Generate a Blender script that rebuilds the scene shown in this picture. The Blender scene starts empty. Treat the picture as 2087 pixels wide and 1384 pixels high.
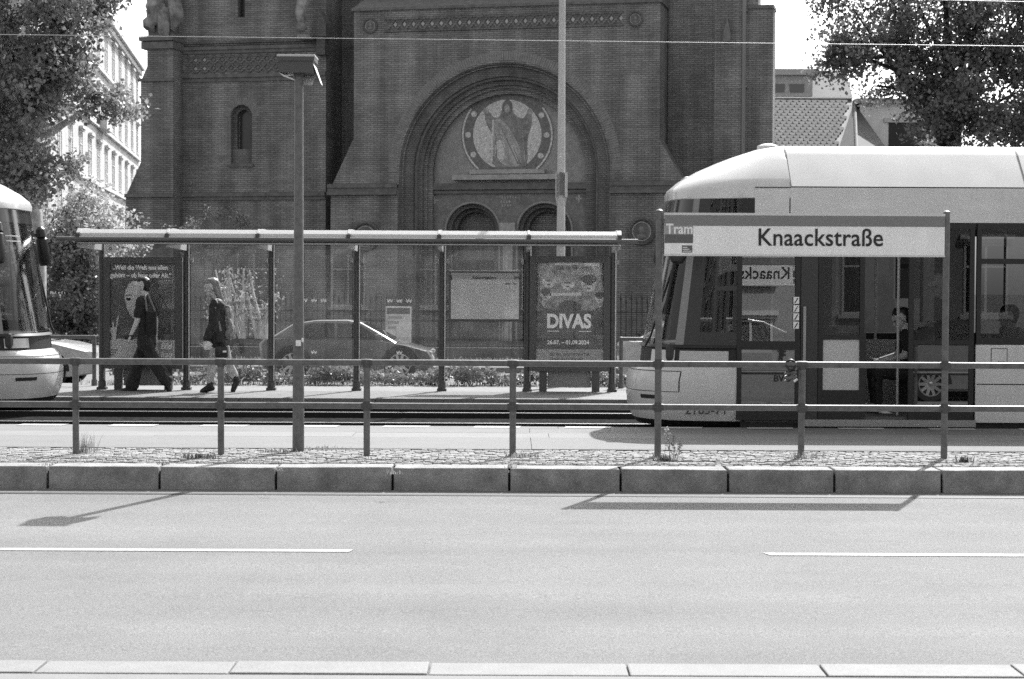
import bpy, bmesh, math, random
import numpy as np
from mathutils import Vector, Matrix, noise
random.seed(11); RNG = np.random.default_rng(5)
SC = bpy.context.scene; COL = SC.collection
PI = math.pi

# ------------------------------------------------------------------ camera
CZ = 1.78                       # eye height over the road at the far kerb
FPX = 3800.0                    # focal length in photograph pixels
W0, H0 = 2087.0, 1384.0
PITCH = math.atan(102.0/FPX); ROLL = 0.0048
FWD = Vector((0, math.cos(PITCH), -math.sin(PITCH)))
RGT0 = Vector((1, 0, 0)); UP0 = Vector((0, math.sin(PITCH), math.cos(PITCH)))
RGT = RGT0*math.cos(ROLL) + UP0*math.sin(ROLL)
UP = UP0*math.cos(ROLL) - RGT0*math.sin(ROLL)
EYE = Vector((0, 0, CZ))
cam_d = bpy.data.cameras.new('camera'); cam = bpy.data.objects.new('camera', cam_d); COL.objects.link(cam)
cam_d.sensor_width = 36.0; cam_d.lens = FPX/W0*36.0
cam_d.clip_start = 0.1; cam_d.clip_end = 3000
M = Matrix((RGT, UP, -FWD)).transposed().to_4x4(); M.translation = EYE
cam.matrix_world = M
cam_d.dof.use_dof = True; cam_d.dof.focus_distance = 19.5; cam_d.dof.aperture_fstop = 6.3
SC.camera = cam

# ------------------------------------------------------------------ sky, sun, exposure
SUN_DX, SUN_DY = -0.37, -0.92      # metres a shadow runs per metre of height
sun_vec = Vector((SUN_DX, SUN_DY, -1)).normalized()
ELEV = math.asin(-sun_vec.z); AZ = math.atan2(-SUN_DX, -SUN_DY)
wd = bpy.data.worlds.new('World'); SC.world = wd; wd.use_nodes = True
nt = wd.node_tree; nt.nodes.clear()
sky = nt.nodes.new('ShaderNodeTexSky'); sky.sky_type = 'NISHITA'; sky.sun_disc = False
sky.sun_elevation = ELEV; sky.sun_rotation = AZ; sky.air_density = 1.0; sky.dust_density = 3.0; sky.ozone_density = 1.0
bw = nt.nodes.new('ShaderNodeRGBToBW'); bg = nt.nodes.new('ShaderNodeBackground'); wo = nt.nodes.new('ShaderNodeOutputWorld')
nt.links.new(sky.outputs[0], bw.inputs[0]); nt.links.new(bw.outputs[0], bg.inputs[0]); nt.links.new(bg.outputs[0], wo.inputs[0])
bg.inputs[1].default_value = 0.15
sl = bpy.data.lights.new('sun', 'SUN'); sl.energy = 3.7; sl.angle = math.radians(0.53)
so = bpy.data.objects.new('sun', sl); COL.objects.link(so)
so.rotation_euler = sun_vec.to_track_quat('-Z', 'Y').to_euler(); so.location = (20, 60, 60)
SC.view_settings.view_transform = 'Standard'; SC.view_settings.look = 'None'
SC.view_settings.gamma = 1; SC.view_settings.use_curve_mapping = False
SC.view_settings.exposure = 1.02
SC.cycles.use_denoising = False
SC.cycles.max_bounces = 8; SC.cycles.transparent_max_bounces = 24; SC.cycles.glossy_bounces = 3
SC.cycles.diffuse_bounces = 3; SC.cycles.transmission_bounces = 6
SC.cycles.caustics_reflective = False; SC.cycles.caustics_refractive = False
SC.cycles.sample_clamp_indirect = 6.0
SC.render.film_transparent = False

# ------------------------------------------------------------------ pixel -> place helpers (photograph pixels)
def ray(px, py): return (FWD*FPX + RGT*(px-W0/2) - UP*(py-H0/2))
def P(px, py, D):
    d = ray(px, py); return EYE + d*(D/d.y)
def X(px, D, py=700): return P(px, py, D).x
def Z(py, D, px=1043): return P(px, py, D).z
def G(px, py, z):
    d = ray(px, py); return EYE + d*((z-CZ)/d.z)

# ------------------------------------------------------------------ materials (neutral greys: a black and white photograph)
MATS = {}
def mat(name, v, rough=0.7, metal=0.0, var=0.0, scale=8.0, bump=0.0, bscale=60.0, spec=0.5, speck=0.0, sscale=300.0, coat=0.0, streak=None):
    if name in MATS: return MATS[name]
    m = bpy.data.materials.new(name); m.use_nodes = True; n = m.node_tree.nodes; l = m.node_tree.links
    b = n['Principled BSDF']; b.inputs['Roughness'].default_value = rough; b.inputs['Metallic'].default_value = metal
    b.inputs['Specular IOR Level'].default_value = spec
    b.inputs['Coat Weight'].default_value = coat
    b.inputs['Base Color'].default_value = (v, v, v, 1)
    tc = None
    if var or speck or bump or streak:
        tc = n.new('ShaderNodeNewGeometry')
    cur = None
    if var:
        t = n.new('ShaderNodeTexNoise'); t.inputs['Scale'].default_value = scale; t.inputs['Detail'].default_value = 6; t.inputs['Roughness'].default_value = 0.65
        l.new(tc.outputs['Position'], t.inputs['Vector'])
        r = n.new('ShaderNodeMapRange'); r.inputs[1].default_value = 0.3; r.inputs[2].default_value = 0.7
        r.inputs[3].default_value = v*(1-var); r.inputs[4].default_value = v*(1+var)
        l.new(t.outputs[0], r.inputs[0]); cur = r.outputs[0]
    if streak:        # long stains: noise stretched by (x, y, z), strength
        mp = n.new('ShaderNodeMapping'); mp.inputs['Scale'].default_value = streak[:3]; l.new(tc.outputs['Position'], mp.inputs[0])
        t = n.new('ShaderNodeTexNoise'); t.inputs['Scale'].default_value = 1.0; t.inputs['Detail'].default_value = 5; l.new(mp.outputs[0], t.inputs['Vector'])
        r = n.new('ShaderNodeMapRange'); r.inputs[1].default_value = 0.3; r.inputs[2].default_value = 0.7; r.inputs[3].default_value = 1-streak[3]; r.inputs[4].default_value = 1+streak[3]; l.new(t.outputs[0], r.inputs[0])
        mu = n.new('ShaderNodeMath'); mu.operation = 'MULTIPLY'; l.new(r.outputs[0], mu.inputs[0])
        if cur: l.new(cur, mu.inputs[1])
        else: mu.inputs[1].default_value = v
        cur = mu.outputs[0]
    if speck:
        t = n.new('ShaderNodeTexNoise'); t.inputs['Scale'].default_value = sscale; t.inputs['Detail'].default_value = 2
        l.new(tc.outputs['Position'], t.inputs['Vector'])
        r = n.new('ShaderNodeMapRange'); r.inputs[1].default_value = 0.3; r.inputs[2].default_value = 0.7
        r.inputs[3].default_value = 1-speck; r.inputs[4].default_value = 1+speck
        l.new(t.outputs[0], r.inputs[0])
        mu = n.new('ShaderNodeMath'); mu.operation = 'MULTIPLY'
        l.new(r.outputs[0], mu.inputs[0])
        if cur: l.new(cur, mu.inputs[1])
        else: mu.inputs[1].default_value = v
        cur = mu.outputs[0]
    if cur: l.new(cur, b.inputs['Base Color'])
    if bump:
        t = n.new('ShaderNodeTexNoise'); t.inputs['Scale'].default_value = bscale; t.inputs['Detail'].default_value = 4
        l.new(tc.outputs['Position'], t.inputs['Vector'])
        bp = n.new('ShaderNodeBump'); bp.inputs['Strength'].default_value = bump; bp.inputs['Distance'].default_value = 0.01
        l.new(t.outputs[0], bp.inputs['Height']); l.new(bp.outputs[0], b.inputs['Normal'])
    MATS[name] = m; return m

def glass(name, tint, refl=1.0, rough=0.0, dust=0.0):
    """a pane: clear with a grey tint, mirror reflection by Fresnel"""
    if name in MATS: return MATS[name]
    m = bpy.data.materials.new(name); m.use_nodes = True; n = m.node_tree.nodes; l = m.node_tree.links; n.clear()
    o = n.new('ShaderNodeOutputMaterial'); mx = n.new('ShaderNodeMixShader'); tr = n.new('ShaderNodeBsdfTransparent'); gl = n.new('ShaderNodeBsdfGlossy')
    fr = n.new('ShaderNodeFresnel'); gb = n.new('ShaderNodeNewGeometry'); ir = n.new('ShaderNodeMapRange'); ir.inputs[3].default_value = 1.5; ir.inputs[4].default_value = 1/1.5; l.new(gb.outputs['Backfacing'], ir.inputs[0]); l.new(ir.outputs[0], fr.inputs[0])   # the same pane from either side
    mu = n.new('ShaderNodeMath'); mu.operation = 'MULTIPLY'; mu.inputs[1].default_value = refl; mu.use_clamp = True
    tr.inputs[0].default_value = (tint, tint, tint, 1); gl.inputs[0].default_value = (1, 1, 1, 1); gl.inputs['Roughness'].default_value = rough
    l.new(fr.outputs[0], mu.inputs[0]); l.new(mu.outputs[0], mx.inputs[0]); l.new(tr.outputs[0], mx.inputs[1]); l.new(gl.outputs[0], mx.inputs[2])
    if dust:          # a film of dust that scatters daylight
        td = n.new('ShaderNodeBsdfTranslucent'); df = n.new('ShaderNodeBsdfDiffuse'); m2 = n.new('ShaderNodeMixShader'); m3 = n.new('ShaderNodeMixShader'); tx = n.new('ShaderNodeTexNoise'); ge = n.new('ShaderNodeNewGeometry'); mr = n.new('ShaderNodeMapRange')
        tx.inputs['Scale'].default_value = 2.2; tx.inputs['Detail'].default_value = 7; l.new(ge.outputs['Position'], tx.inputs['Vector']); mr.inputs[1].default_value = .35; mr.inputs[2].default_value = .7; mr.inputs[3].default_value = dust*.35; mr.inputs[4].default_value = dust*1.8
        l.new(tx.outputs[0], mr.inputs[0]); m2.inputs[0].default_value = .5; l.new(td.outputs[0], m2.inputs[1]); l.new(df.outputs[0], m2.inputs[2])
        l.new(mr.outputs[0], m3.inputs[0]); l.new(mx.outputs[0], m3.inputs[1]); l.new(m2.outputs[0], m3.inputs[2]); l.new(m3.outputs[0], o.inputs[0])
    else: l.new(mx.outputs[0], o.inputs[0])
    MATS[name] = m; return m

def leaf_mat(name, v, trans=0.35, rough=0.45, lo=.45, hi=1.6):
    if name in MATS: return MATS[name]
    m = bpy.data.materials.new(name); m.use_nodes = True; n = m.node_tree.nodes; l = m.node_tree.links
    b = n['Principled BSDF']; o = n['Material Output']
    oi = n.new('ShaderNodeNewGeometry'); t = n.new('ShaderNodeTexNoise'); t.inputs['Scale'].default_value = 1.7
    l.new(oi.outputs['Position'], t.inputs['Vector'])
    r = n.new('ShaderNodeMapRange'); r.inputs[1].default_value = 0.3; r.inputs[2].default_value = 0.7; r.inputs[3].default_value = v*lo; r.inputs[4].default_value = v*hi
    l.new(t.outputs[0], r.inputs[0]); l.new(r.outputs[0], b.inputs['Base Color']); b.inputs['Roughness'].default_value = rough
    td = n.new('ShaderNodeBsdfTranslucent'); l.new(r.outputs[0], td.inputs[0])
    mx = n.new('ShaderNodeMixShader'); mx.inputs[0].default_value = trans
    l.new(b.outputs[0], mx.inputs[1]); l.new(td.outputs[0], mx.inputs[2]); l.new(mx.outputs[0], o.inputs[0])
    MATS[name] = m; return m

def brick_mat(name, v, mortar, bw_=0.235, rh=0.067):
    if name in MATS: return MATS[name]
    m = bpy.data.materials.new(name); m.use_nodes = True; n = m.node_tree.nodes; l = m.node_tree.links
    b = n['Principled BSDF']; b.inputs['Roughness'].default_value = 0.85; b.inputs['Specular IOR Level'].default_value = 0.25
    tc = n.new('ShaderNodeTexCoord'); sx = n.new('ShaderNodeSeparateXYZ'); l.new(tc.outputs['Object'], sx.inputs[0])
    ad = n.new('ShaderNodeMath'); ad.operation = 'ADD'; l.new(sx.outputs[0], ad.inputs[0]); l.new(sx.outputs[1], ad.inputs[1])
    cb = n.new('ShaderNodeCombineXYZ'); l.new(ad.outputs[0], cb.inputs[0]); l.new(sx.outputs[2], cb.inputs[1])
    br = n.new('ShaderNodeTexBrick'); br.inputs['Scale'].default_value = 1.0; br.inputs['Brick Width'].default_value = bw_; br.inputs['Row Height'].default_value = rh
    br.inputs['Mortar Size'].default_value = 0.012; br.inputs['Mortar Smooth'].default_value = 0.3; br.inputs['Bias'].default_value = 0.0
    br.inputs['Color1'].default_value = (v*0.86,)*3+(1,); br.inputs['Color2'].default_value = (v*1.13,)*3+(1,); br.inputs['Mortar'].default_value = (mortar,)*3+(1,)
    l.new(cb.outputs[0], br.inputs['Vector'])
    t = n.new('ShaderNodeTexNoise'); t.inputs['Scale'].default_value = 0.9; t.inputs['Detail'].default_value = 8; t.inputs['Roughness'].default_value = 0.7
    l.new(tc.outputs['Object'], t.inputs['Vector'])
    r = n.new('ShaderNodeMapRange'); r.inputs[1].default_value = 0.3; r.inputs[2].default_value = 0.7; r.inputs[3].default_value = 0.72; r.inputs[4].default_value = 1.25
    l.new(t.outputs[0], r.inputs[0])
    # long thin streaks where single courses are darker
    mp = n.new('ShaderNodeMapping'); mp.inputs['Scale'].default_value = (0.35, 0.35, 11.0); l.new(tc.outputs['Object'], mp.inputs[0])
    t2 = n.new('ShaderNodeTexNoise'); t2.inputs['Scale'].default_value = 1.0; t2.inputs['Detail'].default_value = 3; l.new(mp.outputs[0], t2.inputs['Vector'])
    r2 = n.new('ShaderNodeMapRange'); r2.inputs[1].default_value = 0.35; r2.inputs[2].default_value = 0.6; r2.inputs[3].default_value = 0.9; r2.inputs[4].default_value = 1.05
    l.new(t2.outputs[0], r2.inputs[0])
    mp3 = n.new('ShaderNodeMapping'); mp3.inputs['Scale'].default_value = (1.6, 1.6, 0.16); l.new(tc.outputs['Object'], mp3.inputs[0])   # soot and water streaks
    t3 = n.new('ShaderNodeTexNoise'); t3.inputs['Scale'].default_value = 1.0; t3.inputs['Detail'].default_value = 5; l.new(mp3.outputs[0], t3.inputs['Vector'])
    r3 = n.new('ShaderNodeMapRange'); r3.inputs[1].default_value = 0.38; r3.inputs[2].default_value = 0.62; r3.inputs[3].default_value = 0.74; r3.inputs[4].default_value = 1.12; l.new(t3.outputs[0], r3.inputs[0])
    m0 = n.new('ShaderNodeMath'); m0.operation = 'MULTIPLY'; l.new(r3.outputs[0], m0.inputs[0]); l.new(r2.outputs[0], m0.inputs[1])
    m1 = n.new('ShaderNodeMath'); m1.operation = 'MULTIPLY'; l.new(r.outputs[0], m1.inputs[0]); l.new(m0.outputs[0], m1.inputs[1])
    mx = n.new('ShaderNodeVectorMath'); mx.operation = 'SCALE'; l.new(br.outputs['Color'], mx.inputs[0]); l.new(m1.outputs[0], mx.inputs['Scale'])
    l.new(mx.outputs[0], b.inputs['Base Color'])
    bp = n.new('ShaderNodeBump'); bp.inputs['Strength'].default_value = 0.6; bp.inputs['Distance'].default_value = 0.012; bp.invert = True
    l.new(br.outputs['Fac'], bp.inputs['Height']); l.new(bp.outputs[0], b.inputs['Normal'])
    MATS[name] = m; return m

ASPHALT = mat('asphalt', 0.172, 0.9, var=0.10, scale=0.8, bump=0.5, bscale=220, speck=0.38, sscale=95, streak=(0.12, 1.5, 1, 0.10))
PAINT = mat('road_paint', 0.30, 0.7, var=0.10, scale=14, speck=0.15, sscale=90)
GRANITE = mat('granite', 0.25, 0.8, var=0.38, scale=4.5, bump=0.5, bscale=70, speck=0.30, sscale=120)
GRANITE_L = mat('pale_granite', 0.215, 0.8, var=0.10, scale=6, bump=0.3, bscale=70, speck=0.16, sscale=110)
SLAB = mat('concrete_slab', 0.168, 0.85, var=0.08, scale=2.5, bump=0.25, bscale=120, speck=0.16, sscale=110)
SLAB_L = mat('pale_slab', 0.20, 0.85, var=0.08, scale=3, speck=0.14, sscale=100)
COBBLE = mat('cobble_stone', 0.235, 0.8, var=0.15, scale=9, bump=0.5, bscale=60, speck=0.2, sscale=130)
SAND = mat('joint_sand', 0.18, 0.95, var=0.4, scale=12, speck=0.3, sscale=90)
BED = mat('track_ballast', 0.032, 1.0, var=0.5, scale=12, bump=1.0, bscale=25, speck=0.5, sscale=45, spec=0.0)
RAIL = mat('rail_steel', 0.45, 0.32, 0.9); RUST = mat('rail_rust', 0.03, 1.0, spec=0.0)
EARTH = mat('earth', 0.06, 0.95, var=0.4, scale=1.0, speck=0.3, sscale=20)
PIPE = mat('grey_pipe', 0.105, 0.45, 0.0, var=0.35, scale=16, bump=0.05, bscale=60, spec=0.6)
POSTM = mat('shelter_steel', 0.055, 0.4, var=0.15, scale=10, spec=0.5)
DARK = mat('dark_plastic', 0.02, 0.4)
BLACK = mat('black_rubber', 0.012, 0.55)
WHITE = mat('white_enamel', 0.8, 0.4)
ROOFW = mat('shelter_roof_sheet', 0.55, 0.35, var=0.08, scale=5)
SIGNW = mat('sign_white', 0.84, 0.45, var=0.05, scale=3, streak=(9, 9, .8, .04))
SIGNG = mat('sign_grey', 0.19, 0.45)
SIGNL = mat('sign_light_grey', 0.30, 0.45)
SIGND = mat('sign_dark_grey', 0.10, 0.45)
INK = mat('ink', 0.012, 0.6)
CHROME = mat('chrome', 0.6, 0.15, 1.0)

# ------------------------------------------------------------------ mesh builder
class MB:
    def __init__(s): s.v = []; s.f = []; s.m = []
    def add(s, vs, fs, mi=0):
        o = len(s.v); s.v += [tuple(a) for a in vs]; s.f += [tuple(i+o for i in f) for f in fs]; s.m += [mi]*len(fs); return s
    def box(s, x0, x1, y0, y1, z0, z1, mi=0, bev=0.0):
        if x0 > x1: x0, x1 = x1, x0
        if y0 > y1: y0, y1 = y1, y0
        if z0 > z1: z0, z1 = z1, z0
        if bev:
            b = min(bev, (x1-x0)/2.01, (y1-y0)/2.01, (z1-z0)/2.01)
            bm = bmesh.new(); bmesh.ops.create_cube(bm, size=1.0)
            for v in bm.verts: v.co = Vector(((x0+x1)/2+v.co.x*(x1-x0), (y0+y1)/2+v.co.y*(y1-y0), (z0+z1)/2+v.co.z*(z1-z0)))
            bmesh.ops.bevel(bm, geom=bm.edges[:], offset=b, segments=2, affect='EDGES', profile=0.6)
            bm.verts.index_update(); s.add([v.co.copy() for v in bm.verts], [[v.index for v in f.verts] for f in bm.faces], mi); bm.free(); return s
        vs = [(x0,y0,z0),(x1,y0,z0),(x1,y1,z0),(x0,y1,z0),(x0,y0,z1),(x1,y0,z1),(x1,y1,z1),(x0,y1,z1)]
        return s.add(vs, [(0,3,2,1),(4,5,6,7),(0,1,5,4),(1,2,6,5),(2,3,7,6),(3,0,4,7)], mi)
    def tube(s, pts, r, n=10, mi=0, cap=True):
        pts = [Vector(p) for p in pts]; rr = r if isinstance(r, (list, tuple)) else [r]*len(pts)
        rings = []; last = None
        for i, p in enumerate(pts):
            t = (pts[min(i+1, len(pts)-1)] - pts[max(i-1, 0)]).normalized()
            a = Vector((0, 0, 1)) if abs(t.z) < 0.95 else Vector((1, 0, 0))
            if last is not None: a = last
            u = (a - t*a.dot(t)).normalized(); w = t.cross(u); last = u
            rings.append([p + (u*math.cos(2*PI*k/n) + w*math.sin(2*PI*k/n))*rr[i] for k in range(n)])
        vs = [v for rg in rings for v in rg]; fs = []
        for i in range(len(rings)-1):
            for k in range(n):
                fs.append((i*n+k, i*n+(k+1) % n, (i+1)*n+(k+1) % n, (i+1)*n+k))
        if cap: fs += [tuple(range(n))[::-1], tuple((len(rings)-1)*n+k for k in range(n))]
        return s.add(vs, fs, mi)
    def lathe(s, prof, c, n=16, mi=0):          # profile of (radius, z)
        vs = []; fs = []
        for r, z in prof:
            for k in range(n): vs.append((c[0]+r*math.cos(2*PI*k/n), c[1]+r*math.sin(2*PI*k/n), c[2]+z))
        for i in range(len(prof)-1):
            for k in range(n): fs.append((i*n+k, i*n+(k+1) % n, (i+1)*n+(k+1) % n, (i+1)*n+k))
        fs += [tuple(range(n))[::-1], tuple((len(prof)-1)*n+k for k in range(n))]
        return s.add(vs, fs, mi)
    def prism(s, poly, axis, a0, a1, mi=0):     # polygon in the two other axes, extruded along axis
        n = len(poly); vs = []
        for a in (a0, a1):
            for p in poly:
                q = list(p); q.insert(axis, a); vs.append(q)
        fs = [tuple(range(n)), tuple(range(2*n-1, n-1, -1))] + [(i, i+n, (i+1) % n+n, (i+1) % n) for i in range(n)]
        return s.add(vs, fs, mi)
    def quad(s, a, b, c, d, mi=0): return s.add([a, b, c, d], [(0, 1, 2, 3)], mi)
    def sphere(s, c, r, n=10, mi=0):
        r = r if isinstance(r, (list, tuple)) else (r, r, r); vs = []; fs = []
        m = max(4, n//2)
        vs.append((c[0], c[1], c[2]-r[2]))
        for i in range(1, m):
            t = -PI/2+PI*i/m
            for k in range(n): vs.append((c[0]+r[0]*math.cos(t)*math.cos(2*PI*k/n), c[1]+r[1]*math.cos(t)*math.sin(2*PI*k/n), c[2]+r[2]*math.sin(t)))
        vs.append((c[0], c[1], c[2]+r[2]))
        for k in range(n): fs.append((0, 1+(k+1) % n, 1+k))
        for i in range(m-2):
            for k in range(n): fs.append((1+i*n+k, 1+i*n+(k+1) % n, 1+(i+1)*n+(k+1) % n, 1+(i+1)*n+k))
        L = 1+(m-1)*n
        for k in range(n): fs.append((L, 1+(m-2)*n+k, 1+(m-2)*n+(k+1) % n))
        return s.add(vs, fs, mi)

def root_loc(o):
    v = Vector((0, 0, 0))
    while o is not None: v += o.location; o = o.parent
    return v
def mesh_of(name, mb, mats, off=None, smooth=False):
    me = bpy.data.meshes.new(name)
    vs = mb.v if off is None else [(a[0]-off[0], a[1]-off[1], a[2]-off[2]) for a in mb.v]
    me.from_pydata(vs, [], mb.f)
    for m in (mats if isinstance(mats, (list, tuple)) else [mats]): me.materials.append(m)
    if any(mb.m): me.polygons.foreach_set('material_index', mb.m)
    bm = bmesh.new(); bm.from_mesh(me); bmesh.ops.recalc_face_normals(bm, faces=bm.faces[:]); bm.to_mesh(me); bm.free()
    if smooth:
        me.polygons.foreach_set('use_smooth', [True]*len(me.polygons)); me.set_sharp_from_angle(angle=math.radians(40))
    return me
def obj(name, mb, mats, parent=None, smooth=False, local=False, label=None, kind=None):
    """link one mesh object; with a parent the mesh is given in world space unless local"""
    off = root_loc(parent) if (parent is not None and not local) else None
    me = mb if isinstance(mb, bpy.types.Mesh) else mesh_of(name, mb, mats, off, smooth)
    o = bpy.data.objects.new(name, me); COL.objects.link(o)
    if parent is not None: o.parent = parent
    if label: o['label'] = label
    if kind: o['kind'] = kind
    return o
def thing(name, label, cat, loc=(0, 0, 0), rz=0.0, group=None):
    o = bpy.data.objects.new(name, None); COL.objects.link(o); o.empty_display_size = 0.1
    o.location = loc; o.rotation_euler = (0, 0, rz); o['label'] = label; o['category'] = cat
    if group: o['group'] = group
    return o
def tag(o, label, cat, group=None):
    o['label'] = label; o['category'] = cat
    if group: o['group'] = group
    return o
def struct(name, mb, m, smooth=False, parent=None):
    o = obj(name, mb, m, parent, smooth)
    if parent is None: o['kind'] = 'structure'
    return o
def text_mesh(txt, size, mat_, extrude=0.0, align='LEFT', space=1.0, shear=0.0, bold=0.0, xs=1.0):
    c = bpy.data.curves.new('t', 'FONT'); c.body = txt; c.size = size; c.extrude = extrude; c.align_x = align; c.space_character = space; c.shear = shear
    c.offset = bold; c.resolution_u = 4
    o = bpy.data.objects.new('t', c); COL.objects.link(o)
    dg = bpy.context.evaluated_depsgraph_get(); me = bpy.data.meshes.new_from_object(o.evaluated_get(dg))
    bpy.data.objects.remove(o); bpy.data.curves.remove(c)
    for v in me.vertices: v.co.x *= xs
    me.materials.clear(); me.materials.append(mat_); me.name = 'lettering'; return me
def text(name, txt, size, m, x, y, z, parent, align='LEFT', face=-1, space=1.0, shear=0.0, bold=0.0, xs=1.0, local=False, extrude=0.001):
    """upright lettering facing -y (face=-1) or +y; x, z is the baseline start"""
    me = text_mesh(txt, size, m, extrude, align, space, shear, bold, xs)
    o = bpy.data.objects.new(name, me); COL.objects.link(o); o.parent = parent
    l = Vector((x, y, z)) - (root_loc(parent) if not local else Vector((0, 0, 0)))
    o.location = l; o.rotation_euler = (PI/2, 0, 0 if face < 0 else PI)
    return o
def arc(c, r, a0, a1, n): return [(c[0]+r*math.cos(a0+(a1-a0)*i/n), c[1]+r*math.sin(a0+(a1-a0)*i/n)) for i in range(n+1)]
# ================================================================== SETTING
DK0, DK1 = 16.40, 16.72      # far kerb of the carriageway: front face, back edge
DC1 = 18.30                  # back of the cobble strip
DR = 17.63                   # railing
DE1 = 21.35                  # near platform edge
DE2 = 27.30                  # far platform edge
ZP = 0.21                    # near platform
ZP2 = 0.17                   # far platform
SLOPE = 0.02
DN = 9.07                    # near kerb, road side
def zroad(y): return -SLOPE*(DK0-y)
XL, XR = -40.0, 40.0
g = MB(); g.quad((-900, -300, -0.6), (900, -300, -0.6), (900, 1500, -0.6), (-900, 1500, -0.6))
struct('ground', g, EARTH)
g = MB(); g.quad((XL, DN-0.05, zroad(DN-0.05)), (XR, DN-0.05, zroad(DN-0.05)), (XR, DK0+0.05, zroad(DK0+.05)), (XL, DK0+0.05, zroad(DK0+.05)))
struct('road', g, ASPHALT)
# gutter strip along the far kerb with a dark joint to the asphalt
g = MB(); g.quad((XL, DK0-0.24, zroad(DK0-.24)+.004), (XR, DK0-0.24, zroad(DK0-.24)+.004), (XR, DK0+.02, zroad(DK0+.02)+.004), (XL, DK0+.02, zroad(DK0+.02)+.004))
struct('gutter', g, SLAB)
g = MB(); g.quad((XL, DK0-0.33, zroad(DK0-.33)+.004), (XR, DK0-0.33, zroad(DK0-.33)+.004), (XR, DK0-.24, zroad(DK0-.24)+.004), (XL, DK0-.24, zroad(DK0-.24)+.004))
struct('gutter_joint', g, mat('bitumen', 0.03, 0.6, var=0.3, scale=20))
# lane markings
def road_at(px, py):
    d = ray(px, py); # intersect the cambered road plane
    t = (-SLOPE*DK0 - CZ) / (d.z - SLOPE*d.y); return EYE + d*t
def marking(pa, pb, w, skew):
    a = road_at(*pa); b = road_at(*pb); yc = (a.y+b.y)/2
    g = MB(); zz = lambda y: zroad(y)+.004
    g.quad((a.x-skew[0], yc-w/2, zz(yc-w/2)), (b.x-skew[1], yc-w/2, zz(yc-w/2)), (b.x+skew[1], yc+w/2, zz(yc+w/2)), (a.x+skew[0], yc+w/2, zz(yc+w/2)))
    return struct('lane_marking', g, PAINT)
marking((-900, 1113), (715, 1126), 0.115, (0, .012)); marking((1562, 1130), (3200, 1138), 0.115, (-.02, 0))
# near kerb of pale granite stones and near pavement
near = MB(); near.box(XL, XR, -20, DN-0.29, -0.5, zroad(DN)+.098)
struct('pavement', near, SLAB_L)
kn = bpy.data.objects.new('near_kerb', None); COL.objects.link(kn); kn['kind'] = 'structure'
zk = zroad(DN)
jx = [G(px, 1360, zk+.1).x for px in (82, 475, 875, 1278, 1672, 2062)]
step = (jx[-1]-jx[0])/5
jx = [jx[0]-step*k for k in (3, 2, 1)] + jx + [jx[-1]+step*k for k in (1, 2, 3)]
for i in range(len(jx)-1):
    g = MB(); dz = random.uniform(-.004, .004); dy = random.uniform(-.006, .006)
    g.box(jx[i]+.004, jx[i+1]-.004, DN-0.278+dy, DN+dy, zk-.25, zk+.105+dz, 0, 0.008)
    obj('kerb_stone', g, GRANITE_L, kn)
g = MB(); g.box(jx[0], jx[-1], DN-0.285, DN-0.01, zk-.3, zk+.085); obj('kerb_bedding', g, SAND, kn)
# far kerb of granite stones
kf = bpy.data.objects.new('platform_kerb', None); COL.objects.link(kf); kf['kind'] = 'structure'
jx = [X(px, DK0, 975) for px in (97, 325, 562, 800, 1038, 1265, 1484, 1701, 1920)]
jx = [jx[0]-1.0*k for k in (5, 4, 3, 2, 1)] + jx + [jx[-1]+.95*k for k in (1, 2, 3, 4, 5)]
zk0 = zroad(DK0)
def kerb_mesh(x0, x1, seed):
    bm = bmesh.new(); bmesh.ops.create_cube(bm, size=1.0)
    for v in bm.verts:
        v.co = Vector(((x0+x1)/2+v.co.x*(x1-x0), (DK0+DK1)/2+v.co.y*(DK1-DK0)+(0.016 if v.co.z < 0 and v.co.y < 0 else 0)*-1, (ZP-.12)+v.co.z*.42+.09-.09))
    bmesh.ops.bevel(bm, geom=bm.edges[:], offset=0.013, segments=3, affect='EDGES', profile=0.6)
    bmesh.ops.subdivide_edges(bm, edges=[e for e in bm.edges if e.calc_length() > .3], cuts=7, use_grid_fill=True)
    for v in bm.verts:
        q = v.co*6.0; v.co.y += noise.noise(q+Vector((seed, 0, 0)))*0.006; v.co.z += noise.noise(q+Vector((0, seed, 5)))*0.004
    mb = MB(); bm.verts.index_update(); mb.add([v.co.copy() for v in bm.verts], [[v.index for v in f.verts] for f in bm.faces]); bm.free(); return mb
for i in range(len(jx)-1):
    mb = kerb_mesh(jx[i]+.010, jx[i+1]-.010, i*3.7); ky = random.uniform(-.008, .008); ks = random.uniform(-.005, .005)
    zt = max(v[2] for v in mb.v); mb.v = [(a, b+ky, c-zt+ZP-.005+ks*(a-jx[i])) for a, b, c in mb.v]
    obj('kerb_stone', mb, GRANITE, kf, smooth=True)
g = MB(); g.box(jx[0], jx[-1], DK0+.05, DK1-.02, -.4, ZP-.05); obj('kerb_bedding', g, mat('kerb_joint', 0.02, 0.9), kf)
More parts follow.
